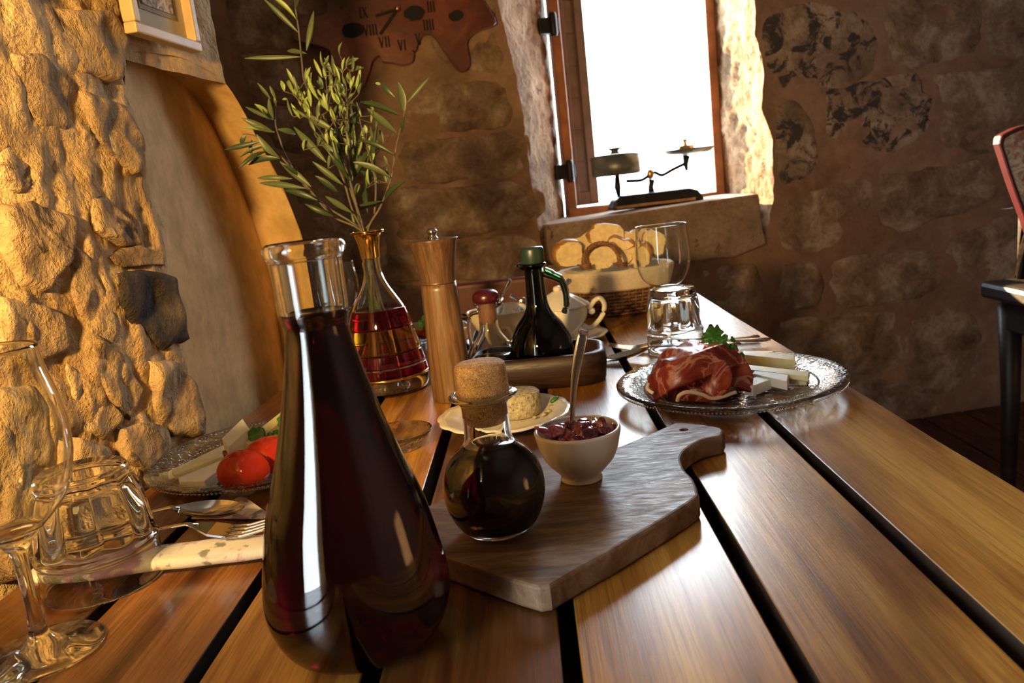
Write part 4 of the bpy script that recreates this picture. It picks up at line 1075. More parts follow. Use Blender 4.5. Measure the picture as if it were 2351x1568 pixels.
dh = Vector((cos(radians(-8)), sin(radians(-8)), 0))
tube('handle', spline([ob+dh*x+Vector((0, 0, z*KZ)) for x, z in hx], 6), [.0070]*6+[.0060]*6+[.0052]*6+[.0048]*6+[.0044]*6+[.0035], 'green_glass', ol, 12)
tube('spout', [ob+Vector((-.012, 0, .136*KZ)), ob+Vector((-.0200, 0, .1385*KZ)), ob+Vector((-.0255, 0, .1385*KZ))], [.006, .0045, .002], 'green_glass', ol, 10)
# vinegar bottle
vb2 = V(-.068, 1.092, bz)
vg = thing('vinegar_bottle', 'small clear glass bottle of dark vinegar with a round dark red stopper', 'bottle', vb2)
pvv = [(r, z*1.15) for r, z in smooth_prof([(.034, 0), (.038, .002), (.0395, .014), (.037, .026), (.030, .040), (.0195, .052), (.0142, .062), (.0132, .078), (.0138, .086), (.0175, .0915), (.0178, .093)], 4)]
lathe('glass_body', vessel(pvv, .0024, .005), vb2, 'clear', vg, 48)
lathe('vinegar', [(0, .0056), (.033, .0056)]+[(r-.0021, z) for r, z in pvv if .006 < z < .033]+[(.0315, .0335), (0, .0335)], vb2, 'balsamic', vg, 48)
stm_ = lathe('stopper_stem', [(0, .078), (.0095, .078), (.0116, .084), (.0120, .108), (0, .108)], vb2, 'stopper', vg, 28, label='light brown stopper stem')
lathe('stopper_cap', smooth_prof([(.008, .1075), (.0165, .1085), (.0190, .114), (.0170, .1215), (.010, .126), (0, .127)], 4), vb2, 'red_cap', stm_, 32, label='glossy dark red stopper cap')
tube('glass_ear', spline([vb2+Vector((-.0135, .01, .094)), vb2+Vector((-.026, .012, .090)), vb2+Vector((-.030, .012, .063)), vb2+Vector((-.027, .010, .041))], 5), .0030, 'clear', vg, 8)
tube('pouring_lip', [vb2+Vector((.012, -.004, .104)), vb2+Vector((.020, -.006, .1085)), vb2+Vector((.0245, -.007, .1115))], [.005, .004, .0026], 'clear', vg, 8)

# ================================================================ PORCELAIN AT THE FAR END
sb = V(.040, 1.335, E_)
plate(sb, .078, .012, 'porcelain', 'saucer', 'white saucer under the lidded porcelain bowl', 'saucer', scallop=10, foot=.5, seg=72)
sbb = sb+Vector((0, 0, .0075))
su = thing('sugar_bowl', 'white porcelain sugar bowl with ruffled lid and curled handles', 'sugar bowl', sbb)
q8 = .80
def qs(l): return [(r*q8, z*q8) for r, z in l]
psu = qs(smooth_prof([(.024, 0), (.028, .001), (.026, .008), (.038, .018), (.052, .032), (.060, .048), (.0605, .060), (.0575, .066), (.0600, .0685)], 3))
lathe('bowl', vessel(psu, .003, .006), sbb, 'porcelain', su, 60)
plid = qs(smooth_prof([(.0605, .0685), (.0640, .0700), (.056, .076), (.045, .083), (.032, .091), (.022, .096), (.014, .100), (.0085, .103)], 3))
lid_ = lathe('lid', [(0, .0685*q8)]+plid+[(0, .104*q8)], sbb, 'porcelain', su, 96, lambda a, r, z, i: 1+.075*abs(sin(a*7))*min(1, r/.03), label='ruffled lid')
blob('lid_knob', sbb+Vector((0, 0, .107*q8)), (.0075, .0075, .0055), 'porcelain', lid_, .2, 4, 3, 8, 12)
for sgn in (1, -1):
    dd = Vector((sgn*cos(radians(-12)), sgn*sin(radians(-12)), 0))
    pts = qs([(.050, .045), (.058, .062), (.068, .0645), (.078, .076), (.090, .080), (.098, .066), (.092, .044), (.076, .026), (.062, .018), (.048, .026)])
    tube('handle', spline([sbb+dd*x+Vector((0, 0, z)) for x, z in pts], 5), .0042, 'porcelain', su, 10)
    blob('scroll', sbb+dd*.056+Vector((0, 0, .043)), (.006, .005, .006), 'porcelain', su, .1, 3, 2, 6, 10)
# fluted square porcelain dish with spoons, left of the oil bottle
db = V(-.055, 1.355, E_)
dd_ = thing('square_bowl', 'cream square-sided porcelain bowl with spoons, behind the vinegar bottle', 'bowl', db)
lathe('bowl', vessel(smooth_prof([(.026, 0), (.030, .002), (.040, .020), (.054, .044), (.062, .062), (.064, .066)], 3), .003, .006), db, 'cream_porcelain', dd_, 72, lambda a, r, z, i: 1+.11*(abs(cos(2*a))**2-.5)*min(1, r/.04))
tube('handle', spline([db+Vector((-.005, -.050, .040)), db+Vector((.006, -.066, .042)), db+Vector((.010, -.070, .026)), db+Vector((.0, -.052, .016))], 6), .0032, 'cream_porcelain', dd_, 8)
def stick(p, q, label, r=.0022):
    s_ = thing('teaspoon', label, 'spoon', p)
    tube('handle', [Vector(p).lerp(Vector(q), f) for f in (0, .3, .6, .85, .97, 1)], [r*.8, r*.7, r, r*1.9, r*2, r], 'brassy' if False else 'steel', s_, 8, flat=.4, up=(0, -1, 0))
    blob('spoon_bowl', p, (.011, .003, .014), 'steel', s_, 0, 1, 0, 8, 12)
stick(pxz(db, 1140, 705), pxz(db, 1172, 642), 'thin spoon handle leaning up right from the cream bowl')
stick(pxz(db+Vector((.02, 0, 0)), 1200, 700), pxz(db+Vector((.02, 0, 0)), 1171, 676), 'pale spoon handle leaning up left beside the oil bottle neck')
stick(pxz(sb, 1265, 690), pxz(sb+Vector((0, .02, 0)), 1310, 641), 'dark spoon handle rising behind the ruffled lid')
# far left plate of food beyond the mill
fp = V(-.255, 1.50, E_)
plate(fp, .105, .016, 'pressed', 'glass_plate', 'distant glass plate with tomato and greens between vase and mill', foot=.6, seg=64)
for i, (x, y, s, l) in enumerate(((.055, -.05, .02, 'distant red tomato piece seen just left of the mill'), (.02, -.035, .016, 'distant red tomato piece seen through the glass vase'))):
    p = fp+Vector((x, y, .0075+s*.62)); tag(blob('tomato_wedge', p, (s*1.2, s, s*.62), 'tomato', None, .15, 2, i, 10, 14, loc=p), l, 'tomato')
p = fp+Vector((.040, -.01, .034)); tag(leafy('salad_leaf', p, .018, 'herb', None, 21, (0, -1, .5), 4, p), 'green salad leaf on the distant plate left of the mill', 'salad leaf')
p = fp+Vector((.075, -.03, .010)); tag(blob('cheese_wedge', p, (.02, .014, .008), 'white_cheese', None, .2, 2, 5, 8, 12, loc=p, flatb=-.002), 'pale cheese piece at the right rim of the distant plate', 'cheese')
# small orange cup of juice right of the mill, behind vinegar bottle
jc = V(-.145, 1.345, E_); j = thing('juice_glass', 'small glass of orange juice peeping between mill and vinegar bottle', 'glass', jc)
lathe('glass', vessel([(.018, 0), (.022, .002), (.026, .05), (.028, .062)], .0018, .004), jc, 'clear', j, 32)
lathe('juice', [(0, .0046), (.0195, .0046), (.0235, .042), (0, .042)], jc, plain('orange_juice', (.85, .38, .05), .3), j, 32)

# ================================================================ BREAD BASKET
kb = V(.170, 1.600, E_); SX, SY = 1.0, .78
bk = thing('bread_basket', 'oval brown wicker basket lined with cream cloth', 'basket', kb)
def brad(z): return .086+.030*(z/.095)**.8
ns = 44
for k in range(ns):
    a = 2*pi*k/ns
    pts = [kb+Vector((brad(z)*cos(a)*SX, brad(z)*sin(a)*SY, z)) for z in (.002, .03, .06, .086)]
    tube('stake', pts, .0024, 'wicker', bk, 5)
nw = 13
for j in range(nw):
    z = .004+.081*j/(nw-1); vs, fs = [], []; m = ns*4
    for i in range(m):
        a = 2*pi*i/m; w_ = .0028*cos(a*ns/2)*(1 if j % 2 else -1); r = brad(z)+w_
        for q in range(5):
            b = 2*pi*q/5; rr = r+.0021*cos(b); vs.append(kb+Vector((rr*cos(a)*SX, rr*sin(a)*SY, z+.0027*sin(b))))
    for i in range(m):
        for q in range(5): fs.append((i*5+q, i*5+(q+1) % 5, ((i+1) % m)*5+(q+1) % 5, ((i+1) % m)*5+q))
    mk('weaver', vs, fs, 'wicker', bk)
lathe('base', [(0, .001), (.084, .001), (.085, .005), (0, .005)], kb, 'wicker', bk, 40, sx=SX, sy=SY)
ln = [(brad(.050)+.0062, .052), (brad(.066)+.0066, .068), (brad(.085)+.0068, .086), (brad(.088)+.003, .0925), (brad(.086)-.006, .090), (brad(.07)-.008, .060), (.078, .012), (0, .010)]
ln2 = ln+[(0, .0085), (.0765, .0105), (brad(.07)-.0095, .060), (brad(.086)-.0075, .088), (brad(.088)+.002, .0905), (brad(.085)+.0052, .086), (brad(.05)+.0048, .052)]
ln = smooth_prof(ln[:5], 3)+ln[5:]
def lw_(a, r, z, i): return 1+.012*noise.noise(Vector((cos(a)*5, sin(a)*5, z*30)))+.006*sin(a*17+z*60)
o = lathe('liner', ln+ln2[8:], kb, 'liner', bk, 120, lw_, sx=SX, sy=SY, label='cream cloth liner folded over the rim')
# braided handle on the near side
hpts = [pxz(kb+Vector((0, -.088, 0)), u, v) for u, v in ((1342, 612), (1341, 588), (1356, 567), (1380, 558), (1404, 565), (1420, 585), (1424, 608))]
hs_ = spline(hpts, 8)
for ph in (0, 2.1, 4.2):
    pts = []
    for i, p in enumerate(hs_):
        t = (hs_[min(i+1, len(hs_)-1)]-hs_[max(i-1, 0)]).normalized(); s = t.cross(Vector((0, 1, 0))).normalized()
        pts.append(p+s*.0024*cos(i*.75+ph)+Vector((0, 1, 0))*.0024*sin(i*.75+ph))
    tube('handle_strand', pts, .0024, 'wicker', bk, 6)
for (u, v) in ((1342, 612), (1424, 608)):
    c_ = pxz(kb+Vector((0, -.090, 0)), u, v)
    for k in range(3): tube('binding', [c_+Vector((-.014+.005*k, -.001, -.004*k+.004)), c_+Vector((.0, -.004, -.003*k+.003)), c_+Vector((.013, -.001, .004-.004*k))], .0020, 'wicker', bk, 6)
# bread: torn and sliced pieces, crumb face with a crust edge
def bread(c, r, rot, label, seed, kind='slice'):
    g = thing('bread_piece', label, 'bread', c, 'bread pieces in the wicker basket')
    Rm = Matrix.Rotation(rot[2], 3, 'Z') @ Matrix.Rotation(rot[0], 3, 'X') @ Matrix.Rotation(rot[1], 3, 'Y')
    n = 30; vs, fs = [], []; lay = []
    def outl(k, s, h):
        a = 2*pi*k/n; w = 1+.24*noise.noise(Vector((cos(a)*1.5, sin(a)*1.5, seed)))+.10*noise.noise(Vector((cos(a)*6, sin(a)*6, seed)))
        x = r[0]*math.copysign(abs(cos(a))**.75, cos(a))*w*s; z = r[2]*math.copysign(abs(sin(a))**.75, sin(a))*w*s
        return Vector((x, h, z))
    H_ = r[1]
    prof = [(.55, -H_), (.93, -H_), (1.0, -H_*.8), (1.03, 0), (1.0, H_*.8), (.93, H_), (.55, H_)]
    for s, h in prof:
        for k in range(n): vs.append(c+Rm @ outl(k, s, h))
    for j in range(len(prof)-1):
        for k in range(n): fs.append((j*n+k, j*n+(k+1) % n, (j+1)*n+(k+1) % n, (j+1)*n+k))
    vs += [c+Rm @ Vector((0, -H_*.93, 0)), c+Rm @ Vector((0, H_*.93, 0))]; a0 = len(vs)-2
    L_ = len(prof)-1
    cr_f = [f for i, f in enumerate(fs) if n <= i < n*(L_-1)]; cb_f = fs[:n]+fs[n*(L_-1):]
    cb_f += [(a0, k, (k+1) % n) for k in range(n)]+[(a0+1, L_*n+(k+1) % n, L_*n+k) for k in range(n)]
    fixn(mk('crumb', vs, cb_f, 'bread', g, False)); fixn(mk('crust', vs, cr_f, 'crust', g))
BR = [((1305, 582), -.045, (.030, .014, .024), (.15, .1, .25), 'leftmost bread slice with golden crust, in the basket'),
      ((1338, 570), -.005, (.034, .013, .022), (-.9, .1, -.3), 'flat bread slice lying behind the leftmost slice'),
      ((1382, 585), -.050, (.030, .013, .024), (.25, 0, .1), 'bread slice seen through the basket handle'),
      ((1392, 552), .0, (.040, .015, .032), (-.3, .2, .2), 'tallest bread slice in the middle of the basket'),
      ((1368, 560), .02, (.034, .014, .028), (-.5, -.3, -.3), 'bread slice with ragged crust left of the tallest one'),
      ((1424, 572), -.025, (.030, .013, .026), (.1, .3, -.2), 'bread slice leaning right of the basket handle'),
      ((1455, 556), .015, (.030, .014, .026), (-.2, -.2, .3), 'golden bread roll end near the right side, by the glass'),
      ((1462, 585), -.03, (.028, .014, .022), (.3, .1, -.4), 'low bread slice at the right edge of the basket'),
      ((1495, 560), .0, (.030, .014, .024), (-.2, .4, .1), 'bread slice seen through the bowl of the wine glass')]
for i, ((u, v), dy, r, rot, l) in enumerate(BR):
    bread(pxz(kb+Vector((0, dy, 0)), u, v), r, rot, l, i*3.3)

# ================================================================ OLIVE SPRIGS
def leaf_mesh(name, mat, bend_):
    vs, fs = [], []; st = 9
    for lay_ in (0, 1):
        for i in range(st):
            f = i/(st-1); w_ = .5*sin(pi*min(.985, max(.02, f*.96+.02)))**.85; z = bend_*sin(pi*f)+(.018 if lay_ else 0)
            vs += [(f, -w_, z+.14*w_), (f, 0, z), (f, w_, z+.14*w_)]
    for i in range(st-1):
        for q in range(2):
            a = i*3+q; fs.append((a, a+3, a+4, a+1)); a += st*3; fs.append((a, a+1, a+4, a+3))
    me = bpy.data.meshes.new(name); me.from_pydata(vs, [], fs); me.materials.append(M[mat]); me.shade_smooth()
    return me
LM = {k: [leaf_mesh('leaf', m, b) for b in (.05, -.06, .12)] for k, m in (('d', 'leaf_dark'), ('m', 'leaf_mid'), ('y', 'leaf_young'))}
def add_leaf(parent, p, q, w, kind, fc=None):
    p, q = Vector(p), Vector(q); t = q-p; Ln = t.length; t.normalize()
    ref = Vector((random.uniform(-.5, .5), -1, random.uniform(-.1, .8))).normalized() if fc is None else Vector(fc)
    s = t.cross(ref).normalized(); n_ = s.cross(t).normalized()
    m = Matrix((t*Ln, s*w, n_*Ln)).transposed().to_4x4(); m.translation = p-ABS[parent.name]
    o = bpy.data.objects.new('leaf', random.choice(LM[kind])); C.objects.link(o); o.parent = parent; o.matrix_local = m
def Z6(x, y, dy): return pxz(vb+Vector((0, dy, 0)), 500+x*.35714, y*.35714)
SPR = [
 ('tallest olive sprig, reaching past the top of the photo', -.005, [(930, 1480), (880, 1300), (800, 1100), (700, 850), (640, 700), (560, 540), (540, 400), (520, 200), (500, 60), (495, -60)],
  [(530, 370, 175, 378, 30, 'm'), (575, 345, 450, 330, 26, 'm'), (572, 325, 620, 70, 34, 'm'), (515, 210, 290, -10, 30, 'm'), (505, 125, 330, -30, 26, 'y'), (500, 60, 525, -80, 24, 'd'), (500, 100, 380, 10, 22, 'm')]),
 ('long olive sprig arching out to the far left', -.030, [(930, 1490), (740, 1390), (600, 1230), (500, 1110), (400, 1000), (330, 930), (230, 870), (160, 862)],
  [(745, 1392, 560, 1310, 32, 'd'), (645, 1292, 430, 1225, 36, 'd'), (565, 1212, 270, 1178, 36, 'm'), (480, 1150, 255, 1146, 30, 'm'), (600, 1200, 400, 1040, 40, 'm'), (395, 1010, 250, 862, 40, 'm'), (335, 935, 145, 1012, 26, 'd'), (270, 912, 40, 965, 32, 'd'), (310, 975, 135, 1082, 28, 'd'), (400, 1022, 200, 1062, 40, 'd'), (180, 870, 150, 930, 30, 'd'), (222, 900, 222, 1010, 22, 'd'), (520, 1130, 420, 1060, 28, 'd')]),
 ('olive sprig with small upright leaves at the upper left', .020, [(935, 1490), (700, 1330), (560, 1200), (440, 1010), (400, 900), (370, 790), (375, 640)],
  [(360, 770, 290, 700, 24, 'm'), (375, 640, 335, 550, 24, 'm'), (360, 765, 330, 630, 30, 'm'), (340, 640, 255, 535, 22, 'm'), (360, 852, 150, 757, 40, 'm'), (365, 852, 160, 822, 26, 'y'), (382, 832, 500, 862, 34, 'm'), (350, 770, 180, 688, 24, 'm'), (330, 735, 235, 668, 26, 'y'), (305, 740, 250, 690, 22, 'y'), (375, 700, 365, 600, 18, 'y')]),
 ('olive sprig spreading to the right with a forked tip', -.010, [(960, 1490), (1050, 1320), (1115, 1140), (1140, 980), (1165, 860), (1195, 760), (1192, 690)],
  [(1170, 745, 910, 660, 36, 'd'), (1150, 860, 960, 700, 44, 'm'), (1185, 855, 1200, 745, 22, 'd'), (1195, 730, 1158, 528, 46, 'm'), (1200, 720, 1185, 550, 22, 'y'), (1215, 662, 1357, 500, 26, 'm'), (1135, 1000, 910, 905, 30, 'd'), (1107, 1142, 870, 1045, 40, 'm'), (1080, 1290, 1205, 1163, 34, 'd'), (1060, 1295, 890, 1330, 26, 'd'), (1140, 628, 1045, 535, 32, 'd'), (1050, 545, 1012, 535, 18, 'y')]),
 ('upright olive sprig right of the middle', .015, [(950, 1490), (1000, 1400), (1015, 1200), (985, 1030), (940, 880), (905, 740)],
  [(1010, 1082, 1025, 812, 34, 'd'), (1000, 1172, 910, 1095, 34, 'd'), (990, 960, 865, 1165, 52, 'd'), (965, 1370, 945, 1188, 34, 'd'), (905, 730, 830, 922, 44, 'd'), (890, 900, 860, 1152, 42, 'm'), (900, 720, 780, 840, 24, 'm'), (930, 900, 905, 1000, 22, 'y'), (915, 870, 900, 960, 20, 'y')]),
 ('central olive sprig with pale young tips', -.018, [(940, 1490), (885, 1300), (845, 1130), (832, 900), (832, 700), (822, 600), (800, 480), (832, 432)],
  [(800, 470, 765, 430, 18, 'y'), (822, 428, 905, 376, 30, 'y'), (850, 462, 940, 438, 30, 'm'), (838, 465, 857, 548, 30, 'y'), (870, 560, 915, 515, 18, 'y'), (852, 570, 880, 488, 22, 'y'), (812, 600, 752, 528, 24, 'y'), (830, 630, 775, 520, 26, 'y'), (835, 700, 895, 690, 20, 'y'), (835, 640, 885, 600, 16, 'y'), (842, 1130, 700, 960, 30, 'd'), (850, 1160, 740, 900, 38, 'd')]),
 ('leafy olive sprig left of the middle', -.022, [(930, 1490), (865, 1350), (805, 1150), (720, 960), (640, 800), (570, 700), (480, 600)],
  [(560, 650, 495, 540, 34, 'y'), (500, 620, 455, 520, 24, 'y'), (650, 640, 580, 478, 28, 'y'), (700, 1045, 490, 815, 44, 'm'), (805, 1190, 610, 1040, 34, 'm'), (808, 1050, 650, 905, 36, 'm'), (745, 838, 550, 732, 40, 'm'), (770, 1235, 625, 1130, 34, 'd'), (865, 1370, 695, 1263, 34, 'm'), (770, 980, 620, 850, 38, 'd'), (790, 1000, 740, 850, 36, 'd'), (560, 720, 575, 620, 34, 'y'), (590, 760, 480, 690, 22, 'y'), (450, 640, 415, 640, 16, 'y')]),
 ('short dense olive sprig in the centre of the bunch', .006, [(935, 1490), (875, 1250), (800, 1000), (770, 850), (715, 700), (700, 560)],
  [(770, 860, 640, 860, 26, 'd'), (800, 1000, 770, 870, 28, 'd'), (700, 600, 640, 520, 20, 'y'), (700, 620, 735, 520, 18, 'y'), (720, 720, 640, 620, 24, 'y'), (740, 780, 690, 640, 28, 'y'), (880, 1260, 905, 1180, 30, 'y'), (830, 1180, 700, 1130, 26, 'd'), (900, 1480, 860, 1340, 22, 'd'), (940, 1480, 900, 1380, 24, 'm'), (975, 1480, 1030, 1380, 20, 'd')]),
]
for lab, dy, st, lv in SPR:
    base = Z6(*st[0], dy*.15)
    sgx = thing('olive_sprig', lab, 'olive branch', base, 'olive sprigs in the glass vase')
    n = len(st); pts = []
    for i, (x, y) in enumerate(st):
        f = i/(n-1); pts.append(Z6(x, y, dy*(.15+.85*f)*1.6))
    # foot of the stem runs down the neck into the water
    foot = vb+Vector((.02*sin(dy*900), dy*.5, .02+.03*abs(sin(dy*300)))); neck = vb+Vector(((base.x-vb.x)*.35, dy*.10, .19))
    pts = [foot, vb+Vector(((foot.x-vb.x)*.4, dy*.2, .12)), neck]+pts
    sm = spline(pts, 6); m = len(sm)
    tube('stem', sm, [.0021*(1-.65*i/m) for i in range(m)], 'stem', sgx, 6)
    for x0, y0, x1, y1, w_, k in lv:
        d1 = dy*1.3; add_leaf(sgx, Z6(x0, y0, d1+random.uniform(-.006, .006)), Z6(x1, y1, d1+random.uniform(-.03, .03)), w_*.35714/1800*1.12*1.05, k)
    if 'central' in lab or 'dense' in lab or 'leafy' in lab or 'right of the middle' in lab:
        # tufts of small young leaves towards the tips
        s2 = spline([Z6(x, y, dy*1.3) for x, y in st], 8)
        for k in range(30):
            p = s2[random.randint(len(s2)*2//5, len(s2)-1)]; a = random.uniform(-.5, .5)+(pi/2)
            off = Vector((random.uniform(-.030, .022), random.uniform(-.01, .01), random.uniform(-.008, .022)))
            q = p+off+Vector((cos(a)*.016, random.uniform(-.008, .008), sin(a)*random.uniform(.012, .026)))
            tube('twig', [p, p+off*.6, p+off], .0006, 'stem', sgx, 4)
            add_leaf(sgx, p+off, q, random.uniform(.0035, .0058), random.choice('yymm'))
# leaves seen inside the neck and the body of the vase
g = thing('olive_sprig', 'stripped olive twig end standing in the water of the vase', 'olive branch', vb+Vector((.01, 0, .02)))
tube('stem', [vb+Vector((-.012, .0, .190)), vb+Vector((-.004, -.004, .12)), vb+Vector((.012, -.012, .05)), vb+Vector((.020, -.018, .014))], .0022, 'stem', g, 6)
add_leaf(g, vb+Vector((-.006, -.004, .150)), vb+Vector((.006, -.008, .085)), .010, 'm'); add_leaf(g, vb+Vector((-.004, 0, .175)), vb+Vector((-.012, -.004, .115)), .008, 'm')
add_leaf(g, vb+Vector((.0, -.004, .10)), vb+Vector((.012, -.012, .055)), .010, 'm')

# ================================================================ ON THE WALLS
# framed print on the left wall
fr_l = [Ltz(*p, -.022) for p in [(308, 74), (460, 121), (436, 8), (300, -30)]]
t0, z0 = fr_l[0]; t1, z1 = fr_l[1]; FW = abs(t1-t0)
pf_ = thing('picture_frame', 'small pale framed print hanging on the left wall above the arch', 'picture', Lp(t0, (z0+z1)/2, -.02))
zb0 = (z0+z1)/2; FH = FW*1.35
def fbar(a, b, wd_): 
    p, q = Vector(a), Vector(b); t = (q-p).normalized(); s = t.cross(LN).normalized()
    o = boxm('frame_bar', (p+q)/2+s*0, ((q-p).length, wd_, .016), 'frame_wood', pf_, t, s, LN); bev(o, .002, 2)
b_ = .012; t1 = t0+FW
fbar(Lp(t0, zb0+b_/2, -.018), Lp(t1, zb0+b_/2, -.018), b_); fbar(Lp(t0, zb0+FH-b_/2, -.018), Lp(t1, zb0+FH-b_/2, -.018), b_)
fbar(Lp(t0+b_/2, zb0+b_, -.018), Lp(t0+b_/2, zb0+FH-b_, -.018), b_); fbar(Lp(t1-b_/2, zb0+b_, -.018), Lp(t1-b_/2, zb0+FH-b_, -.018), b_)
prism('mount', [Lp(t0+b_, zb0+b_, -.012), Lp(t1-b_, zb0+b_, -.012), Lp(t1-b_, zb0+FH-b_, -.012), Lp(t0+b_, zb0+FH-b_, -.012)], LN, .002, 'mat_board', pf_, label='cream mount')
mg = FW*.27
prism('print_border', [Lp(t0+mg-.006, zb0+mg-.006, -.0142), Lp(t1-mg+.006, zb0+mg-.006, -.0142), Lp(t1-mg+.006, zb0+FH-mg+.006, -.0142), Lp(t0+mg-.006, zb0+FH-mg+.006, -.0142)], LN, .0008, plain('print_rule', (.30, .22, .12), .8), pf_)
NN = NT('old_print'); v = coords(NN); f = noi(NN, v, 55, 4, .6, 2); NN.l(ramp(NN, f, [(.4, (.16, .11, .07)), (.55, (.55, .43, .28)), (.7, (.66, .55, .36))]), NN.b.inputs['Base Color']); setp(NN.b, Roughness=.8)
prism('print', [Lp(t0+mg, zb0+mg, -.0152), Lp(t1-mg, zb0+mg, -.0152), Lp(t1-mg, zb0+FH-mg, -.0152), Lp(t0+mg, zb0+FH-mg, -.0152)], LN, .0008, NN.m, pf_, label='small faded brown print')

# slab clock on the back wall
def Z8(x, y): return (650+x*.2339, y*.2339)
cl_px = [(60, 170), (90, 290), (112, 385), (210, 418), (330, 440), (440, 482), (470, 560), (448, 660), (445, 740), (500, 790), (600, 815), (700, 858), (780, 850), (815, 770), (850, 680), (870, 600), (930, 545), (955, 560), (975, 600), (1070, 612), (1170, 635), (1262, 610), (1285, 530), (1268, 490), (1300, 500), (1325, 420), (1370, 345), (1440, 325), (1500, 370), (1560, 470), (1640, 580), (1700, 665), (1755, 700), (1805, 680), (1835, 610), (1812, 480), (1810, 400), (1870, 330), (1960, 280), (2070, 245), (2085, 200), (2040, 110), (1990, 40), (1950, -60), (1960, -260), (1800, -420), (1400, -520), (900, -500), (500, -420), (330, -250), (380, -80), (430, 60), (400, 140), (300, 150), (160, 140)]
cpx = Z8(1120, 96); CO = -.050
cc_ = B(*cpx, CO)
ck = thing('slab_clock', 'large red-brown wooden slab clock of ragged outline with dark numerals', 'clock', cc_)
pts = []
for x, y in cl_px:
    s, z = Bsz(*Z8(x, y), CO); pts.append(Vector((s, z, 0)))
lp = spline(pts+[pts[0]], 3)[:-1]
o = prism('slab', [Bp(p.x, p.y, CO+.034) for p in lp], BN, .034, 'slab', ck); bev(o, .006, 2, 50)
for (u, v, r) in ((810, 70, .028), (1047, 36, .020), (952, 30, .028)):
    s, z = Bsz(u, v, CO); n = 16; q = []
    for k in range(n): a = 2*pi*k/n; rr = r*(1+.25*noise.noise(Vector((cos(a)*2, sin(a)*2, u)))); q.append(Bp(s+rr*cos(a)*1.2, z+rr*sin(a)*.8, CO-.0002))
    prism('dark_knot', q, BN, .0015, 'black', ck)
s0_, z0_ = Bsz(*cpx, CO)
RN = ['XII', 'I', 'II', 'III', 'IIII', 'V', 'VI', 'VII', 'VIII', 'IX', 'X', 'XI']
def stroke(a, b, w_=.0065, nm='numeral_stroke', par=None, off=0):
    p, q = Bp(a[0], a[1], CO-off), Bp(b[0], b[1], CO-off); t = (q-p).normalized(); s = t.cross(BN).normalized()
    return boxm(nm, (p+q)/2+BN*.002, ((q-p).length, w_, .004), 'black', par, t, s, BN)
RAD = .104
for i, rn in enumerate(RN):
    a = pi/2-2*pi*i/12; cxn, czn = s0_+RAD*cos(a), z0_+RAD*sin(a)
    ne = None; vs, fs = [], []
    w_ = {'I': .009, 'V': .018, 'X': .018}; tot = sum(w_[c] for c in rn); x = -tot/2; hN = .016
    def addbar(a_, b_, th):
        p, q = Bp(cxn+a_[0], czn+a_[1], CO), Bp(cxn+b_[0], czn+b_[1], CO); t = (q-p).normalized(); s = t.cross(BN).normalized(); k = len(vs)
        for z_ in (0, .004):
            for u_, v_ in ((p, -1), (p, 1), (q, 1), (q, -1)): vs.append(u_+s*v_*th/2+BN*z_)
        fs.extend([(k, k+1, k+2, k+3), (k+7, k+6, k+5, k+4)]+[(k+j, k+4+j, k+4+(j+1) % 4, k+(j+1) % 4) for j in range(4)])
    for c in rn:
        w = w_[c]
        if c == 'I': addbar((x+w/2, -hN), (x+w/2, hN), .0048)
        if c == 'V': addbar((x+w*.15, hN), (x+w/2, -hN), .0048); addbar((x+w*.85, hN), (x+w/2, -hN), .003)
        if c == 'X': addbar((x+w*.15, hN), (x+w*.85, -hN), .0048); addbar((x+w*.85, hN), (x+w*.15, -hN), .003)
        x += w
    fixn(mk('numeral', vs, fs, 'black', ck, False, label='dark roman numeral '+rn))
for (u, v, w_) in ((862, 38, .007), (873, 80, .0085)):
    s, z = Bsz(u, v, CO); stroke((s0_, z0_), (s, z), w_, 'clock_hand', ck, .006)
blob('hub', Bp(s0_, z0_, CO-.014), (.009, .009, .009), 'brass', ck, 0, 1, 0, 8, 12)

# ================================================================ KITCHEN SCALE ON THE WINDOWSILL
SO = .16
def S(u, v, d=0): return B(u, v, SO+d)
kc = S(1500, 470)
ks = thing('balance_scale', 'old two-pan balance scale standing on the bright windowsill', 'scale', kc)
zs_ = ZS+.001
bl = Bsz(1400, 480, SO)[0]; br = Bsz(1606, 440, SO)[0]
q = [(bl, 0), (bl+.012, .034), (bl+.035, .050), (br-.05, .050), (br-.02, .040), (br, .014), (br, 0)]
o = prism('base', [Bp(a, zs_+z, SO-.045) for a, z in q], -BN, .09, 'iron', ks); bev(o, .008, 2)
bev(boxm('brass_plate', Bp((bl+br)/2-.01, zs_+.010, SO-.048), ((br-bl)*.86, .004, .010), 'brass', ks, BU, BN, (0, 0, 1)), .001, 1)
tube('pillar', [S(1497, 452), S(1494, 430), S(1496, 412)], [.014, .010, .012], 'iron', ks, 10)
blob('beam_boss', S(1493, 400), (.014, .010, .018), 'brass', ks, .2, 3, 0, 8, 12)
tube('beam', spline([S(1438, 416), S(1470, 414), S(1486, 406), S(1502, 396), S(1520, 402), S(1545, 389), S(1572, 376)], 6), .0062, 'iron', ks, 8)
def pan(c, r, h, name, lip=.002):
    lathe(name, [(0, 0), (r*.9, 0), (r, .003), (r, h), (r-.002, h), (r-.003, .003), (0, .0025)], c, 'pewter', ks, 40)
lw1 = S(1415, 398)
lathe('left_pan', [(0, 0), (.080, 0), (.087, .006), (.090, .070), (.088, .070), (.084, .008), (0, .004)], S(1416, 403), 'pewter', ks, 40)
tube('left_stem', [S(1421, 452), S(1418, 430), S(1417, 402)], [.006, .012, .008], 'iron', ks, 8)
rp = S(1577, 356)
lathe('right_pan', smooth_prof([(0, 0), (.05, .0), (.085, .008), (.096, .020), (.095, .021), (.080, .012), (0, .004)], 2), rp, 'pewter', ks, 40)
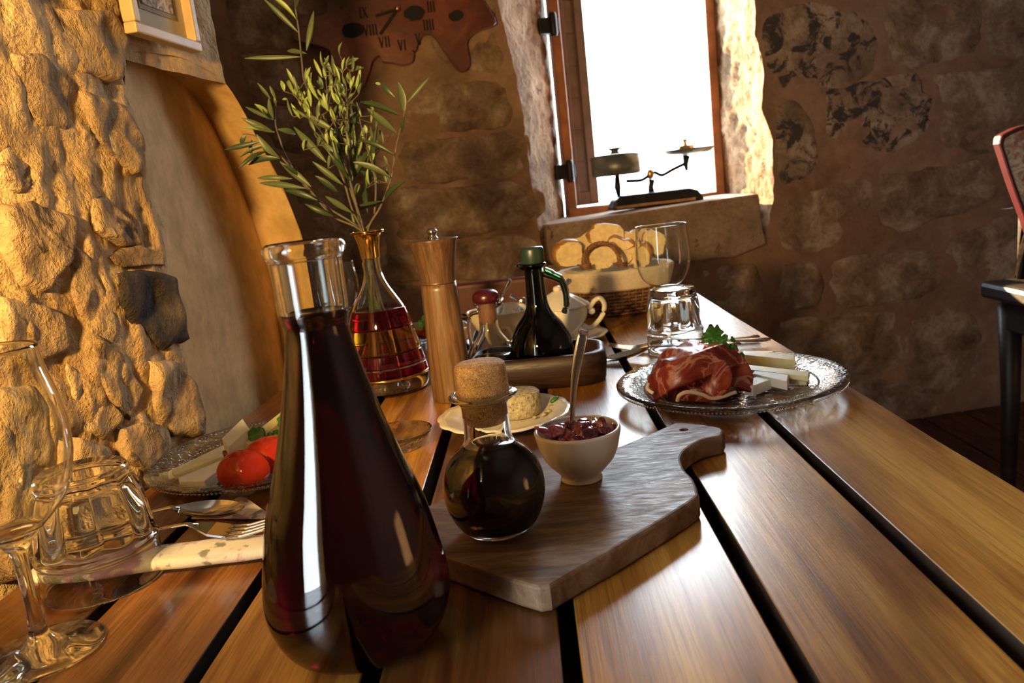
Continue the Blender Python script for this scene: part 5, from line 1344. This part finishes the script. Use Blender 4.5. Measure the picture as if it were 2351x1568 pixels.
tube('right_stem', [S(1577, 392), S(1574, 375), S(1576, 357)], [.005, .010, .014], 'iron', ks, 8)
def weight(c, r, h, mat, label):
    g = thing('scale_weight', label, 'weight', c)
    lathe('weight_body', [(0, 0), (r, 0), (r, h*.96), (r*.9, h), (0, h)], c, mat, g, 28)
    lathe('knob', smooth_prof([(r*.28, h), (r*.20, h+.006), (r*.18, h+.012), (r*.38, h+.020), (r*.40, h+.022), (0, h+.023)], 3), c, mat, g, 20)
c = S(1416, 403)+Vector((0, 0, .0065)); weight(c, .078, .068, 'pewter', 'squat grey weight with a knob in the left scale pan')
c = rp+Vector((-.004, 0, .0045)); weight(c, .030, .030, 'brass', 'small brass weight with a knob on the right scale pan')

# ================================================================ CHAIRS
# chair at the far end of the table: only the top of its back shows
ch0 = V(-.03, 2.08, 0); ch0.z = 0
c1 = thing('dining_chair', 'red-brown chair back behind the far end of the table', 'chair', ch0)
zc = TZ+.020+.0
top = .27-1800*0
def cx3(u, v, y): return plane_hit(u, v, Vector((0, y, 0)), Vector((0, -1, 0)))
tl, tr = cx3(1040, 640, 2.08), cx3(1300, 636, 2.08)
ztop = (tl.z+tr.z)/2; xl, xr = tl.x, tr.x
bev(boxm('backrest', ((xl+xr)/2, 2.08, ztop-.20), (xr-xl, .035, .40), 'chair_red', c1), .012, 3)
bev(boxm('seat', ((xl+xr)/2, 2.28-.42+.20, .44), (xr-xl+.04, .42, .05), 'chair_red', c1), .012, 3)
for x in (xl+.02, xr-.02):
    for y, h in ((2.08, .8), (2.24, .42)) : bev(boxm('leg', (x, y, h/2 if h < .5 else .32), (.035, .035, h if h < .5 else .64), 'darkchair', c1), .004, 1)
# upholstered chair against the back wall at the right edge
NN = NT('woven_upholstery'); v = coords(NN, (1, 1, 1)); f = noi(NN, v, 26, 4, .6, 2.5); NN.l(ramp(NN, f, [(.40, (.60, .50, .34)), (.52, (.42, .30, .20)), (.60, (.30, .13, .09))]), NN.b.inputs['Base Color']); setp(NN.b, Roughness=.9); M['uphol'] = NN.m
YC = 2.05
def K3(u, v, dy=0): return plane_hit(u, v, Vector((0, YC+dy, 0)), Vector((0, -1, 0)))
kx = K3(2400, 700); c2 = thing('upholstered_chair', 'dark wooden chair with patterned maroon-piped back at the right edge', 'chair', (kx.x, YC, 0))
bo_ = [(2296, 330), (2300, 312), (2320, 300), (2351, 288), (2440, 270), (2530, 262), (2545, 300), (2530, 420), (2500, 520), (2470, 560), (2400, 560), (2372, 545), (2351, 490), (2325, 420)]
pb_ = [K3(*p) for p in bo_]; lpb = spline(pb_+[pb_[0]], 4)[:-1]
o = prism('back_frame', lpb, (0, 1, 0), .035, 'maroon', c2); bev(o, .006, 2)
cen = sum(lpb, Vector())/len(lpb)
o = prism('back_cushion', [cen+(p-cen)*.93+Vector((0, -.012, 0)) for p in lpb], (0, 1, 0), .02, 'uphol', c2); bev(o, .008, 3)
zseat = K3(2300, 716, -.30).z
xs = K3(2247, 716, .10).x
o = boxm('seat', (xs+.27, YC-.12, zseat-.02), (.54, .44, .045), 'darkchair', c2); bev(o, .012, 2)
o = boxm('apron', (xs+.27, YC-.12, zseat-.085), (.46, .38, .09), 'darkchair', c2); bev(o, .006, 1)
for dx, dy in ((.06, -.30), (.48, -.30), (.06, .06), (.48, .06)):
    tube('leg', [(xs+dx, YC+dy, zseat-.06), (xs+dx+.005, YC+dy, zseat*.5), (xs+dx, YC+dy, 0.012)], [.030, .024, .018], 'darkchair', c2, 10)
for dx in (.10, .44): tube('back_post', [(xs+dx, YC+.08, zseat-.04), (xs+dx, YC+.06, zseat+.2), (xs+dx+.0, YC+.02, K3(2400, 540).z)], .018, 'darkchair', c2, 8)
